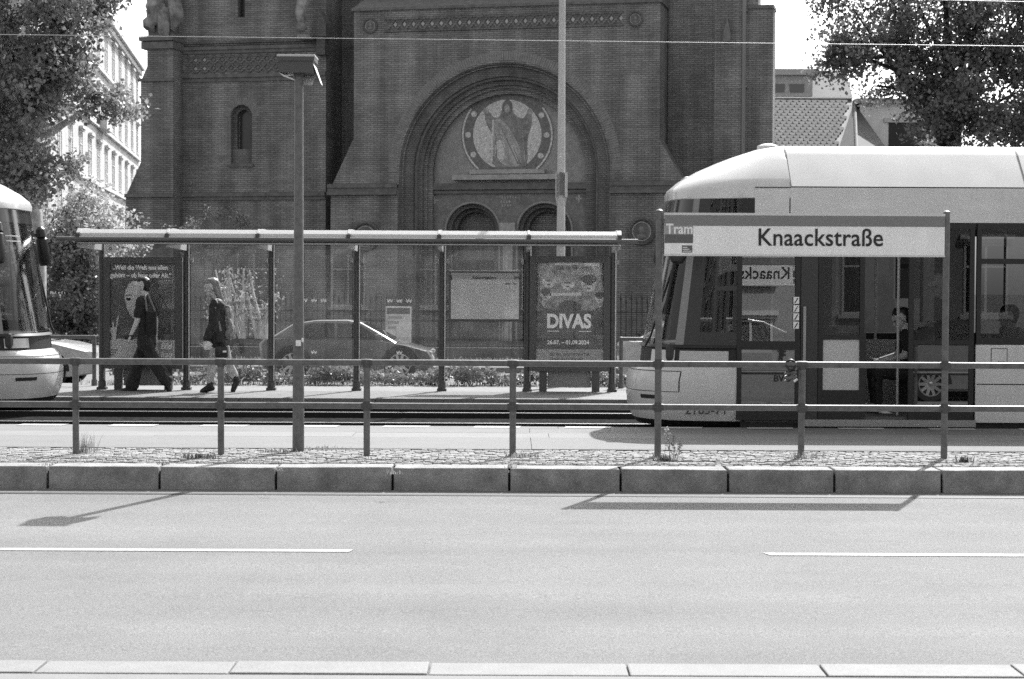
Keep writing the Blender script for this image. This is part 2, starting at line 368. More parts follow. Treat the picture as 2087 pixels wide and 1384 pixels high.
# cobble strip: setts one by one
cs = bpy.data.objects.new('cobble_strip', None); COL.objects.link(cs); cs['kind'] = 'structure'
g = MB(); g.quad((XL, DK1-.02, ZP-.016), (XR, DK1-.02, ZP-.016), (XR, DC1, ZP-.016), (XL, DC1, ZP-.016)); obj('sand_bed', g, SAND, cs)
def sett(w, d, seed, top=0.0):
    r = random.Random(seed); mb = MB(); j = lambda a: a*(1+r.uniform(-.12, .12))
    b = [(-j(w/2), -j(d/2)), (j(w/2), -j(d/2)), (j(w/2), j(d/2)), (-j(w/2), j(d/2))]
    t = [(x*.86, y*.86) for x, y in b]; m_ = [(x*.97, y*.97) for x, y in b]
    vs = [(x, y, -.03) for x, y in b] + [(x, y, -.004) for x, y in m_] + [(x, y, r.uniform(-.0015, .0015)) for x, y in t]
    fs = [(8, 9, 10, 11)] + [(i, (i+1) % 4, 4+(i+1) % 4, 4+i) for i in range(4)] + [(4+i, 4+(i+1) % 4, 8+(i+1) % 4, 8+i) for i in range(4)]
    mb.add(vs, fs); return mb
cells = []; y = DK1+.055; r_i = 0
while y < DC1-.03:
    x = -6.6+random.uniform(0, .09)
    while x < 6.6:
        w = random.uniform(.062, .105)
        yy = y+.028*math.sin(x*2.2+r_i*.5)+random.uniform(-.006, .006)
        cells.append((x+w/2, yy, w-.007, random.uniform(.066, .078), random.uniform(-.14, .14)-.12*math.cos(x*2.2), random.uniform(-.006, .004)))
        x += w
    y += .083; r_i += 1
variants = [mesh_of('cobble', sett(.085, .078, k), COBBLE) for k in range(8)]
cells.sort(key=lambda c: (math.hypot(c[0]*1.0, c[1]) if abs(c[0]) < 4.9 else 99))
for k, c in enumerate(cells[:300]):
    o = bpy.data.objects.new('cobble', variants[k % 8]); COL.objects.link(o); o.parent = cs
    o.location = (c[0], c[1], ZP-.006+c[5]); o.rotation_euler = (random.uniform(-.04, .04), random.uniform(-.04, .04), c[4]); o.scale = (c[2]/.085, c[3]/.078, 1)
mb = MB()
for k, c in enumerate(cells[300:]):
    s_ = sett(c[2], c[3], k); ca, sa = math.cos(c[4]), math.sin(c[4])
    mb.add([(c[0]+a*ca-b*sa, c[1]+a*sa+b*ca, ZP-.006+c[5]+z_) for a, b, z_ in s_.v], s_.f)
obj('cobble_field', mb, COBBLE, cs, kind='stuff')
# platform: body, slabs, tactile strip, edge slabs with painted dashes
pf = bpy.data.objects.new('platform', None); COL.objects.link(pf); pf['kind'] = 'structure'
g = MB(); g.box(XL, XR, DC1-.01, DE1-.02, -.4, ZP-.02); obj('platform_body', g, mat('platform_concrete', 0.10, 0.9, var=.3, scale=5), pf)
def slab_row(name, y0, y1, w, m, x0=-8.0, x1=8.0, ph=0.0, dz=0.0, gap=.0035):
    x = x0+ph
    while x < x1:
        g = MB(); e = random.uniform(-.0015, .0015)
        g.box(x+gap, x+w-gap, y0+gap, y1-gap, ZP-.03, ZP+dz+e, 0, .003)
        obj(name, g, m, pf); x += w
slab_row('paving_strip', DC1, 19.75, 8.0, SLAB, ph=.2, x0=-16, x1=16, gap=.002)
slab_row('tactile_slab', 19.75, 20.36, 2.1, SLAB_L, gap=.0016); slab_row('paving_strip', 20.36, 21.0, 4.2, SLAB, ph=-.2, gap=.0016)
slab_row('edge_slab', 21.0, DE1, 2.1, SLAB, ph=.13, gap=.0016)
pxs = [60, 240, 430, 620, 780, 965, 1145, 1325, 1510, 1690, 1870, 2050]
g0 = X(783, DE1-.1, 868); 
for k in range(-7, 8):
    x0 = g0 + k*1.037
    g = MB(); g.add([(x0-.02, 21.10, ZP+.0045), (x0+.50, 21.10, ZP+.0045), (x0+.53, DE1-.012, ZP+.0045), (x0, DE1-.012, ZP+.0045)], [(0, 1, 2, 3)])
    obj('edge_dash', g, mat('platform_paint', 0.42, 0.7, var=.12, scale=12), pf)
# track bed and rails
g = MB(); n = 60
g.quad((XL, DE1-.05, .03), (XR, DE1-.05, .03), (XR, DE2+.05, .03), (XL, DE2+.05, .03)); struct('track_bed', g, BED)
for yc in (22.60, 26.00):
    for s_ in (-.72, .72):
        g = MB(); y0 = yc+s_
        g.box(XL, XR, y0-.035, y0+.035, .02, .098); o = struct('rail', g, RUST)
        obj('rail_head', MB().box(XL, XR, y0-.037, y0+.037, .098, .106, 0, .003), RAIL, o)
# far platform
fp = MB(); fp.box(XL, XR, DE2, 31.4, -.4, ZP2-.004)
struct('far_platform', fp, mat('far_paving', 0.20, 0.9, var=.15, scale=3, speck=.2, sscale=60))
g = MB()
for k in range(-11, 12): g.box(k*1.0+.004, k*1.0+.996, DE2-.02, DE2+.30, -.1, ZP2+.006, 0, .008)
o = struct('far_platform_edge', g, mat('edge_stone', .17, .85, var=.2, scale=5, speck=.2, sscale=60))
g = MB(); g.quad((XL, 31.4, .0), (XR, 31.4, .0), (XR, 39.6, .0), (XL, 39.6, .0)); struct('far_road', g, ASPHALT)
g = MB(); g.box(XL, XR, 39.6, 46, -.4, .12); struct('far_pavement', g, SLAB)
g = MB(); g.quad((-90, 46, .1), (90, 46, .1), (90, 240, .1), (-90, 240, .1)); struct('churchyard', g, mat('churchyard_earth', 0.055, .95, var=.5, scale=.6))
# ================================================================== CHURCH (its own frame: x along the facade, y away from us)
CYAW = math.radians(13.0)
CO = P(1032, 590, 60.0); CO.z = 0.0
church = thing('church', 'dark brick church tower with a round arched portal and mosaic', 'church', CO, -CYAW)
CI = Matrix.Rotation(CYAW, 4, 'Z') @ Matrix.Translation(-CO)
CE = CI @ EYE; CI3 = CI.to_3x3()
def F(px, py, ly=0.0):
    d = CI3 @ ray(px, py); t = (ly - CE.y)/d.y; q = CE + d*t; return (q.x, q.z)
BR = brick_mat('church_brick', 0.30, 0.16)
BR2 = brick_mat('moulded_brick', 0.21, 0.12, .12, .067)
BRL = mat('church_sandstone', 0.42, .85, var=.25, scale=4)
BRD = mat('dark_brick', 0.17, .9, var=.3, scale=5)
MOS = mat('mosaic_gold', 0.62, .5, var=.25, scale=9, speck=.3, sscale=25)
MOSD = mat('mosaic_dark', 0.18, .6, var=.3, scale=9, speck=.3, sscale=25)
MOSM = mat('mosaic_mid', 0.38, .6, var=.35, scale=5, speck=.3, sscale=25)
DOOR = mat('church_door_wood', 0.05, .6, var=.3, scale=10)
PL = 0.0          # portal front
def cobj(name, mb, m, smooth=False, parent=church, **k): return obj(name, mb, m, parent, smooth, local=True, **k)
ux = lambda px, py=300, ly=0.0: F(px, py, ly)[0]
zz = lambda py, px=1032, ly=0.0: F(px, py, ly)[1]
TOP = 15.0
# portal block with its arch opening
AC = ux(1025.5, 370); AS = zz(349)            # arch centre and spring line
R0 = (ux(1241, 370)-ux(811, 370))/2
u0, u1 = ux(721), ux(1344); zt = zz(14); zs = zz(374)
def arch_wall(mb, u0, u1, z0, z1, uc, zc, r, y, y2, n=48, mi=0):
    """front face of a wall with a round arched opening, plus its soffit back to y2"""
    mb.quad((u0, y, z0), (uc-r, y, z0), (uc-r, y, zc), (u0, y, zc), mi); mb.quad((uc+r, y, z0), (u1, y, z0), (u1, y, zc), (uc+r, y, zc), mi)
    a = arc((uc, zc), r, PI, 0, n)
    for i in range(n):
        (xa, za), (xb, zb) = a[i], a[i+1]; mb.quad((xa, y, za), (xb, y, zb), (xb, y, z1), (xa, y, z1), mi)
    mb.quad((u0, y, zc), (uc-r, y, zc), (uc-r, y, z1), (u0, y, z1), mi); mb.quad((uc+r, y, zc), (u1, y, zc), (u1, y, z1), (uc+r, y, z1), mi)
    soffit(mb, uc, zc, r, z0, y, y2, n, mi)
def soffit(mb, uc, zc, r, z0, y, y2, n=48, mi=0):
    a = [(uc-r, z0)] + arc((uc, zc), r, PI, 0, n) + [(uc+r, z0)]
    for i in range(len(a)-1):
        (xa, za), (xb, zb) = a[i], a[i+1]; mb.quad((xa, y, za), (xb, y, zb), (xb, y2, zb), (xa, y2, za), mi)
def order(mb, uc, zc, ro, ri, z0, y, y2, n=48):
    a = [(uc-ro, z0)] + arc((uc, zc), ro, PI, 0, n) + [(uc+ro, z0)]; b = [(uc-ri, z0)] + arc((uc, zc), ri, PI, 0, n) + [(uc+ri, z0)]
    for i in range(len(a)-1): mb.quad((a[i][0], y, a[i][1]), (a[i+1][0], y, a[i+1][1]), (b[i+1][0], y, b[i+1][1]), (b[i][0], y, b[i][1]))
    soffit(mb, uc, zc, ri, z0, y, y2, n)
mb = MB(); arch_wall(mb, u0, u1, zs, zt, AC, AS, R0, PL, .12)
for u in (u0, u1): mb.quad((u, PL, zs), (u, 1.8, zs), (u, 1.8, zt), (u, PL, zt))
cobj('portal_wall', mb, BR)
# lower part of the portal block, a little thicker
v0, v1 = ux(674, 400, -.15), ux(1392, 400, -.15)
for a, b in ((v0, AC-R0), (AC+R0, v1)): cobj('portal_base', MB().box(a, b, -.15, 1.8, 0, zs-.12), BR)
# flared weatherings left and right
mb = MB(); f1 = F(721, 282)[1]
mb.prism([(v0, zs), (u0-.003, f1), (u0-.003, zs)], 1, 0.003, 1.8); cobj('weathering', mb, BR)
mb = MB(); mb.prism([(v1, zs), (u1+.003, zz(285, 1344)), (u1+.003, zs)], 1, 0.003, 1.8); cobj('weathering', mb, BR)
# string course with small corbels, broken by the portal
def course(name, ua, ub, za, zb, y, ys, m=BRD):
    mb = MB(); h = zb-za
    mb.box(ua, ub, y-.10, ys, zb-h*.35, zb); mb.box(ua, ub, y-.05, ys, zb-h*.72, zb-h*.355); mb.box(ua, ub, y-.13, ys, za, zb-h*.725)
    return cobj(name, mb, m)
zc0, zc1 = zz(396), zz(373)
course('string_course', v0-.1, AC-R0-.02, zc0, zc1, -.15, -.148); course('string_course', AC+R0+.02, v1+.1, zc0, zc1, -.15, -.148)
# nested archivolts, each a recessed step
rr = [R0, R0-.10, R0-.42, R0-.52, R0-.66, R0-.76, R0-.92]
ys = [.12, .22, .38, .50, .66, .78, .92, 1.02]
for i in range(len(rr)-1):
    mb = MB(); order(mb, AC, AS, rr[i], rr[i+1], 0, ys[i], ys[i+1]); cobj('archivolt', mb, BR2 if i in (1, 3) else BR, True)
for i, (r, w) in enumerate(((R0+.01, .07), (R0-.46, .06), (R0-.60, .05), (R0-.72, .05), (R0-.86, .05))):
    pts = [(AC-r, ys[min(i+0, 5)]+(-.02 if i == 0 else .1*i+.05), .0)] ; yy = pts[0][1]
    pts = [(AC-r, yy, 0.0), (AC-r, yy, AS)] + [(a, yy, b) for a, b in arc((AC, AS), r, PI, 0, 40)[1:]] + [(AC+r, yy, 0.0)]
    mb = MB(); mb.tube(pts, w, 8); cobj('roll_moulding', mb, BRD if i else BR2, True)
# ring of radial bricks round the arch
mb = MB(); nb = 150
for k in range(nb):
    a = PI*(k+.5)/nb; da = PI/nb*.40; r0 = R0+.07; r1 = R0+.36; d = -.012 if k % 2 else -.004
    p = [(AC+r*math.cos(q), AS+r*math.sin(q)) for r, q in ((r0, a-da), (r1, a-da), (r1, a+da), (r0, a+da))]
    mb.prism([(x, z) for x, z in p], 1, d, 0.0)
cobj('voussoir', mb, mat('voussoir_brick', .25, .85, var=.25, scale=7), kind='stuff')
# tympanum and mosaic
RI = rr[-1]
mb = MB(); a = arc((AC, AS), RI+.02, PI, 0, 48)
mb.add([(x, 1.02, z) for x, z in a] + [(AC+RI, 1.02, zs-.1), (AC-RI, 1.02, zs-.1)], [tuple(range(51))])
cobj('tympanum', mb, mat('tympanum_plaster', .33, .85, var=.18, scale=5, speck=.2, sscale=25))
def M2(px, py, y=1.0): return F(px, py, y)
def chaikin(p, n=2):
    for _ in range(n):
        q = []
        for i in range(len(p)):
            a, b = p[i], p[(i+1) % len(p)]; q += [(a[0]*.75+b[0]*.25, a[1]*.75+b[1]*.25), (a[0]*.25+b[0]*.75, a[1]*.25+b[1]*.75)]
        p = q
    return p
def flat(name, pts, y, m, parent, th=.006):
    if name in ('mosaic_figure', 'mosaic_cloak', 'mosaic_fold'): pts = chaikin(pts)
    mb = MB(); mb.prism([M2(a, b, y) for a, b in pts], 1, y, y+th); return cobj(name, mb, m, parent=parent)
def ell(cx, cy, rx, ry, a0=0, a1=2*PI, n=36): return [(cx+rx*math.cos(a0+(a1-a0)*i/n), cy+ry*math.sin(a0+(a1-a0)*i/n)) for i in range(n)]
mos = cobj('mosaic', MB().prism([M2(a, b, 1.0) for a, b in [(968, 345)]+[p for p in ell(1034, 275, 94, 94, math.radians(132), math.radians(408), 40)]+[(1097, 345)]], 1, 1.0, 1.016), MOSD)
def band(cx, cy, r0, r1, a0, a1, n=40):
    o = [(cx+r1*math.cos(a0+(a1-a0)*i/n), cy+r1*math.sin(a0+(a1-a0)*i/n)) for i in range(n+1)]
    i_ = [(cx+r0*math.cos(a0+(a1-a0)*i/n), cy+r0*math.sin(a0+(a1-a0)*i/n)) for i in range(n+1)]
    return o, i_
def bandmesh(cx, cy, r0, r1, a0, a1, y):
    o, i_ = band(cx, cy, r0, r1, math.radians(a0), math.radians(a1)); mb = MB()
    for k in range(len(o)-1):
        q = [M2(*p, y) for p in (o[k], o[k+1], i_[k+1], i_[k])]; mb.add([(a, y, b) for a, b in q], [(0, 1, 2, 3)])
    return mb
cobj('mosaic_border', bandmesh(1034, 275, 89, 92.5, 130, 216, .992), MOS, parent=mos); cobj('mosaic_border', bandmesh(1034, 275, 89, 92.5, -38, 50, .992), MOS, parent=mos)
flat('mosaic_aureole', ell(1034, 275, 70, 72), .990, MOS, mos)
for a in (150, 180, 212, -30, 0, 32):
    flat('mosaic_star', ell(1034+80*math.cos(math.radians(a)), 275+80*math.sin(math.radians(a)), 6, 6, n=12), .988, MOS, mos)
fig = [(986, 228), (996, 226), (1006, 240), (1016, 240), (1022, 230), (1022, 222), (1045, 222), (1047, 232), (1058, 240), (1068, 242), (1074, 228), (1084, 228), (1084, 258), (1074, 280), (1076, 330), (1070, 342), (998, 342), (1003, 300), (1002, 270), (992, 256)]
flat('mosaic_figure', fig, .984, mat('mosaic_robe', .24, .6, var=.4, scale=5, speck=.3, sscale=25), mos)
flat('mosaic_cloak', [(1006, 244), (1018, 240), (1034, 255), (1056, 290), (1064, 325), (1058, 340), (1036, 342), (1006, 322), (1000, 300), (1006, 268)], .978, MOSM, mos)
flat('mosaic_fold', [(1008, 290), (1024, 282), (1030, 300), (1028, 330), (1010, 322)], .972, MOS, mos)
flat('mosaic_fold', [(1036, 300), (1050, 292), (1060, 325), (1048, 339), (1040, 325)], .972, mat('mosaic_pale', .5, .6, var=.3, scale=6), mos)
for k, (a, b) in enumerate((((1022, 262), (1056, 334)), ((1014, 262), (1040, 338)), ((1010, 272), (1012, 322)), ((1064, 262), (1070, 330)), ((1046, 300), (1060, 334)), ((994, 248), (1004, 270)))):
    dx, dy = b[0]-a[0], b[1]-a[1]; L_ = math.hypot(dx, dy); nx, ny = -dy/L_*1.2, dx/L_*1.2; flat('drapery_line', [(a[0]+nx*.3, a[1]+ny*.3), (b[0]+nx, b[1]+ny), (b[0]-nx, b[1]-ny), (a[0]-nx*.3, a[1]-ny*.3)], .9705-.0002*k, MOSD if k % 2 == 0 else MOSM, mos, .001)
flat('mosaic_hand', ell(990, 226, 5.5, 7, n=12), .970, MOSM, mos); flat('mosaic_hand', ell(1080, 227, 5.5, 7, n=12), .970, MOSM, mos)
flat('mosaic_staff', [(1003, 244), (1007, 244), (1004, 330), (999, 330)], .970, MOS, mos)
flat('mosaic_head', ell(1034, 219, 10.5, 16, n=20), .972, MOSD, mos); flat('mosaic_face', ell(1033.5, 222, 5.5, 9, n=16), .966, MOSM, mos)
flat('mosaic_feet', [(1002, 340), (1072, 340), (1074, 346), (998, 346)], .970, MOSD, mos)
mb = MB(); a, b = M2(957, 346, .8)[0], M2(1110, 346, .8)[0]; mb.box(a, b, .78, 1.01, zz(354, 1032, .8), zz(345, 1032, .8)); cobj('inscription_band', mb, BRL)
mb = MB(); a, b = M2(922, 346, .7)[0], M2(1135, 346, .7)[0]; mb.box(a, b, .66, 1.01, zz(366, 1032, .7), zz(355.5, 1032, .7)); cobj('inscription_band', mb, BRL)
# wall over the two doors, lintel mouldings
YD = .95
mb = MB(); mb.box(AC-RI-.02, AC+RI+.02, .80, 1.01, zz(383), zz(370)); mb.box(AC-RI-.02, AC+RI+.02, .86, 1.01, zz(391), zz(385)); cobj('lintel', mb, BRD)
dc = [ux(963, 470, YD), ux(1110, 470, YD)]; dz = zz(470, 1032, YD); dr = (ux(1166, 470, YD)-ux(1056, 470, YD))/2
mb = MB(); mid = (dc[0]+dc[1])/2; ztp = zz(386, 1032, YD)
arch_wall(mb, AC-RI-.03, mid, 0, ztp, dc[0], dz, dr, YD, YD+.15, 32); arch_wall(mb, mid, AC+RI+.03, 0, ztp, dc[1], dz, dr, YD, YD+.15, 32)
cobj('door_wall', mb, mat('door_wall_stone', .22, .85, var=.25, scale=4, speck=.2, sscale=20))
for i, uc in enumerate(dc):
    mb = MB(); order(mb, uc, dz, dr, dr-.14, 0, YD+.15, YD+.45, 32); order(mb, uc, dz, dr-.14, dr-.26, 0, YD+.45, YD+.9, 32); cobj('door_arch', mb, BR2, True)
    mb = MB(); mb.tube([(uc-dr-.02, YD-.02, 0)]+[(a, YD-.02, b) for a, b in arc((uc, dz), dr+.02, PI, 0, 28)]+[(uc+dr+.02, YD-.02, 0)], .04, 6); cobj('roll_moulding', mb, mat('pale_brick', .34, .8, var=.2), True)
    mb = MB(); mb.add([(a, YD+.9, b) for a, b in [(uc-dr, 0)]+arc((uc, dz), dr, PI, 0, 28)+[(uc+dr, 0)]], [tuple(range(31))]); cobj('door_tympanum', mb, BRD)
    mb = MB(); q = M2(955 if i == 0 else 1128, 455, YD+.8); mb.prism(arc((q[0], q[1]), .52, 0, 2*PI-.2, 24), 1, YD+.86, YD+.89); cobj('door_roundel', mb, mat('roundel_glass', .015, .3))
    for s_ in (-1, 1):
        mb = MB(); xa = uc+(.02 if s_ > 0 else -dr+.27); xb = uc+(dr-.27 if s_ > 0 else -.02); mb.box(xa, xb, YD+.80, YD+.86, 0.1, zz(530, 1032, YD)); 
        for q in range(3): mb.box(xa+.12, xb-.12, YD+.77, YD+.80, .4+q*.75, .95+q*.75)
        cobj('door', mb, DOOR)
mb = MB(); mb.box(mid-.16, mid+.16, YD-.1, YD+.3, 0, dz-.1); mb.box(mid-.26, mid+.26, YD-.18, YD+.3, dz-.1, dz+.25); cobj('door_pier', mb, BRL)
# little inlaid crosses and tiles over the doors
for px, py in ((886, 408), (1180, 405)):
    q = M2(px, py, YD); mb = MB(); mb.box(q[0]-.10, q[0]+.10, YD-.012, YD, q[1]-.025, q[1]+.025); mb.box(q[0]-.025, q[0]+.025, YD-.016, YD-.001, q[1]-.13, q[1]+.13); cobj('inlaid_cross', mb, BRL)
for j, (row, w) in enumerate(((402, 44), (411, 26), (419, 22))):
    for k in range(int(w/5.5)):
        q = M2(1035-w/2+k*5.5, row, YD); mb = MB(); e = random.uniform(-.015, .02); mb.box(q[0]-.03, q[0]+.028, YD-.01, YD, q[1]-.045+e, q[1]+.045); cobj('inlaid_tile', mb, mat('inlay', .34, .7, var=.4, scale=9))
# roundels on the portal block
def roundel(px, py, ly, rpx):
    x, z = F(px, py, ly); r = rpx/63.3
    mb = MB(); mb.tube([(x+r*math.cos(a), ly-.03, z+r*math.sin(a)) for a in np.linspace(0, 2*PI, 29)], r*.14, 8); o = cobj('roundel', mb, BR2, True)
    mb = MB(); mb.prism(arc((x, z), r*.93, 0, 2*PI-.13, 28), 1, ly-.012, ly-.004); cobj('roundel_field', mb, BRD, parent=o)
    mb = MB(); mb.tube([(x+r*.74*math.cos(a), ly-.02, z+r*.74*math.sin(a)) for a in np.linspace(0, 2*PI, 25)], r*.05, 6); cobj('roundel_ring', mb, BRL, True, parent=o)
    mb = MB(); mb.sphere((x, ly-.02, z+r*.08), (r*.30, .05, r*.36)); mb.sphere((x, ly-.02, z-r*.4), (r*.42, .05, r*.28)); cobj('roundel_bust', mb, mat('terracotta', .2, .8, var=.3), True, parent=o)
roundel(755, 53, 0, 14); roundel(1295, 39, 0, 14); roundel(745, 482, -.15, 28); roundel(1308, 472, -.15, 25)
# frieze of diamond tiles in a sunk panel
fa, fb = ux(788, 50), ux(1266, 38); z0 = zz(59, 800)-.05; z1 = zz(31, 1250)-.28
z0, z1 = zz(57), zz(31)
mb = MB(); mb.box(fa, fb, -.006, -.002, z0, z1); cobj('frieze_panel', mb, BRD)
for z in (z0, z1):
    mb = MB(); mb.box(fa-.05, fb+.05, -.05, -.003, z-.035, z+.035); cobj('frieze_band', mb, BR2)
nd = 25; w = (fb-fa)/nd; h = z1-z0
def lattice(mb, x, zc, w, h, y):
    t = .035
    for s_ in (-1, 1):
        dx, dz_ = w/2, s_*h/2; L = math.hypot(dx, dz_); nx, nz = -dz_/L*t, dx/L*t
        for e in (-1, 1):
            pass
        mb.prism([(x-dx+nx, zc-dz_+nz), (x+dx+nx, zc+dz_+nz), (x+dx-nx, zc+dz_-nz), (x-dx-nx, zc-dz_-nz)], 1, y-(.04 if s_ > 0 else .037), y)
lm = MB(); lattice(lm, 0, 0, w, h, 0); lme = mesh_of('frieze_lattice', lm, BR2)
tm = MB(); tm.prism([(-w*.2, 0), (0, h*.2), (w*.2, 0), (0, -h*.2)], 1, -.03, 0); tme = mesh_of('frieze_tile', tm, BRL)
for k in range(nd):
    o = bpy.data.objects.new('frieze_lattice', lme); COL.objects.link(o); o.parent = church; o.location = (fa+w*(k+.5), -.007, (z0+z1)/2)
    o = bpy.data.objects.new('frieze_tile', tme); COL.objects.link(o); o.parent = church; o.location = (fa+w*(k+1), -.007, (z0+z1)/2)
# cornice over the portal and the tower wall above
mb = MB(); mb.box(u0-.06, u1+.06, -.10, 1.8, zt+.0, zt+.09); mb.prism([(-.06, zt+.09), (1.7, zt+.09), (1.7, zt+.75)], 0, u0-.03, u1+.03); cobj('portal_cornice', mb, BRD)
mb = MB(); mb.box(u0-.02, u1+.5, 1.8, 12, 0, TOP); cobj('tower_wall', mb, BR)
# ---------------- left wing
LW = 1.2
a, b = ux(358, 300, LW), ux(664, 300, LW)
wx = ux(492, 270, LW); wr = (ux(514, 270, LW)-ux(471, 270, LW))/2; wz0 = zz(334, 492, LW); wzc = zz(237, 492, LW)
wx2 = ux(492, 10, LW); wz2 = zz(35, 492, LW)
mb = MB(); n = 24
mb.quad((a, LW, 0), (b, LW, 0), (b, LW, wz0), (a, LW, wz0))
arch_wall(mb, a, b, wz0, zz(160, 492, LW), wx, wzc, wr, LW, LW+.22, 24)
zq = zz(160, 492, LW)
mb.quad((a, LW, zq), (b, LW, zq), (b, LW, wz2), (a, LW, wz2)); mb.quad((a, LW, wz2), (wx2-.13, LW, wz2), (wx2-.13, LW, TOP), (a, LW, TOP)); mb.quad((wx2+.13, LW, wz2), (b, LW, wz2), (b, LW, TOP), (wx2+.13, LW, TOP))
for s_ in (-1, 1): mb.quad((wx2+s_*.13, LW, wz2), (wx2+s_*.13, LW+.4, wz2), (wx2+s_*.13, LW+.4, TOP), (wx2+s_*.13, LW, TOP))
mb.quad((wx2-.13, LW, wz2), (wx2+.13, LW, wz2), (wx2+.13, LW+.4, wz2), (wx2-.13, LW+.4, wz2))
for u in (a, b): mb.quad((u, LW, 0), (u, 12, 0), (u, 12, TOP), (u, LW, TOP))
cobj('wing_wall', mb, BR)
win = cobj('window', MB().quad((wx-wr*.62, LW+.46, wz0+.5), (wx+wr*.62, LW+.46, wz0+.5), (wx+wr*.62, LW+.46, wzc+wr), (wx-wr*.62, LW+.46, wzc+wr)), mat('leaded_glass', .04, .25))
mb = MB(); order(mb, wx, wzc, wr, wr*.62, wz0, LW+.22, LW+.45, 24); mb.box(wx-wr, wx+wr, LW+.10, LW+.45, wz0-.04, wz0+.5); cobj('window_frame', mb, BR2, parent=win)
mb = MB(); mb.box(wx-wr-.06, wx+wr+.06, LW-.08, LW+.02, wz0-.10, wz0); cobj('window_sill', mb, BRD, parent=win)
mb = MB(); nv = 26
for k in range(nv):
    q = PI*(k+.5)/nv; da = PI/nv*.38; p = [(wx+r*math.cos(t), wzc+r*math.sin(t)) for r, t in ((wr+.02, q-da), (wr+.26, q-da), (wr+.26, q+da), (wr+.02, q+da))]; mb.prism(p, 1, LW-.01, LW-.001)
cobj('window_arch', mb, MATS['voussoir_brick'], parent=win)
win2 = cobj('window', MB().quad((wx2-.13, LW+.3, wz2), (wx2+.13, LW+.3, wz2), (wx2+.13, LW+.3, TOP), (wx2-.13, LW+.3, TOP)), MATS['leaded_glass'])
for py0, py1, m in ((408, 393, BRD), (166, 150, BRD), (108, 94, BRD), (92, 84, BR2)):
    mb = MB(); z0_, z1_ = zz(py0, 492, LW), zz(py1, 492, LW); mb.box(a, b, LW-.12, LW-.002, (z0_+z1_)/2, z1_); mb.box(a, b, LW-.06, LW-.002, z0_, (z0_+z1_)/2-.002); cobj('string_course', mb, m)
# frieze of the wing
z0_, z1_ = zz(147, 492, LW), zz(112, 492, LW); x0_, x1_ = ux(382, 130, LW), ux(600, 130, LW); n_ = 12; w_ = (x1_-x0_)/n_; h_ = (z1_-z0_)/2
lm = MB(); lattice(lm, 0, 0, w_, h_, 0); lme2 = mesh_of('frieze_lattice', lm, BR2); tm = MB(); tm.prism([(-w_*.22, 0), (0, h_*.22), (w_*.22, 0), (0, -h_*.22)], 1, -.03, 0); tme2 = mesh_of('frieze_tile', tm, BRL); tme3 = mesh_of('frieze_tile', tm, BRD)
mb = MB(); mb.box(x0_, x1_, LW-.006, LW-.002, z0_, z1_); cobj('frieze_panel', mb, BRD)
for j in range(2):
    for k in range(n_):
        o = bpy.data.objects.new('frieze_lattice', lme2); COL.objects.link(o); o.parent = church; o.location = (x0_+w_*(k+.5), LW-.007, z0_+h_*(j+.5))
        o = bpy.data.objects.new('frieze_tile', tme2 if k < 2 else tme3); COL.objects.link(o); o.parent = church; o.location = (x0_+w_*(k+1), LW-.007, z0_+h_*(j+.5))
# left buttress, stepped, with a flared foot
LB = .35
a, b = ux(287, 250, LB), ux(353, 250, LB); a1 = ux(255, 430, LB); a2 = ux(300, 60, LB); zf0, zf1 = zz(400, 320, LB), zz(330, 320, LB); zu0, zu1 = zz(165, 320, LB), zz(135, 320, LB)
mb = MB(); mb.prism([(a1-.12, 0), (a1+.02, zf0), (a, zf1), (a, zu0), (a2, zu1), (a2, zz(72, 320, LB)), (b, zz(72, 320, LB)), (b, 0)], 1, LB, 4.0); cobj('buttress', mb, BR)
mb = MB(); mb.box(a2-.16, b+.05, LB-.14, 4, zz(100, 320, LB), zz(86, 320, LB)); mb.box(a2-.22, b+.05, LB-.2, 4, zz(84, 320, LB), zz(76, 320, LB)); mb.box(a-.08, b+.03, LB-.08, LB, zz(166, 320, LB), zz(160, 320, LB)); mb.box(a1, b+.02, LB-.08, LB, zz(402, 320, LB), zz(395, 320, LB)); cobj('buttress_moulding', mb, BRD)
mb = MB(); mb.prism([(a2+.02, zz(72, 320, LB)), (b-.02, zz(72, 320, LB)), (b-.1, zz(40, 320, LB)), (b-.05, TOP), (a2+.05, TOP), (a2-.05, zz(30, 320, LB))], 1, LB+.05, 3.5)
cobj('pinnacle_base', mb, BRD)
for k, (px, py, rx, rz) in enumerate(((318, 18, .28, .6), (335, 45, .25, .5), (357, 20, .22, .7), (308, 45, .2, .4))):
    q = F(px, py, LB); mb = MB(); mb.sphere((q[0], LB, q[1]), (rx, .3, rz), 12); 
    for i, v in enumerate(mb.v): mb.v[i] = tuple(Vector(v)+Vector((noise.noise(Vector(v)*4), noise.noise(Vector(v)*4+Vector((9, 0, 0))), noise.noise(Vector(v)*4+Vector((0, 9, 0)))))*.16)
    cobj('carved_figure', mb, mat('weathered_stone', .27, .9, var=.6, scale=3.5), True)
mb = MB(); q = ux(362, 300, LW); mb.box(b, q, LB+.5, 4, 0, TOP); cobj('buttress_recess', mb, BR)
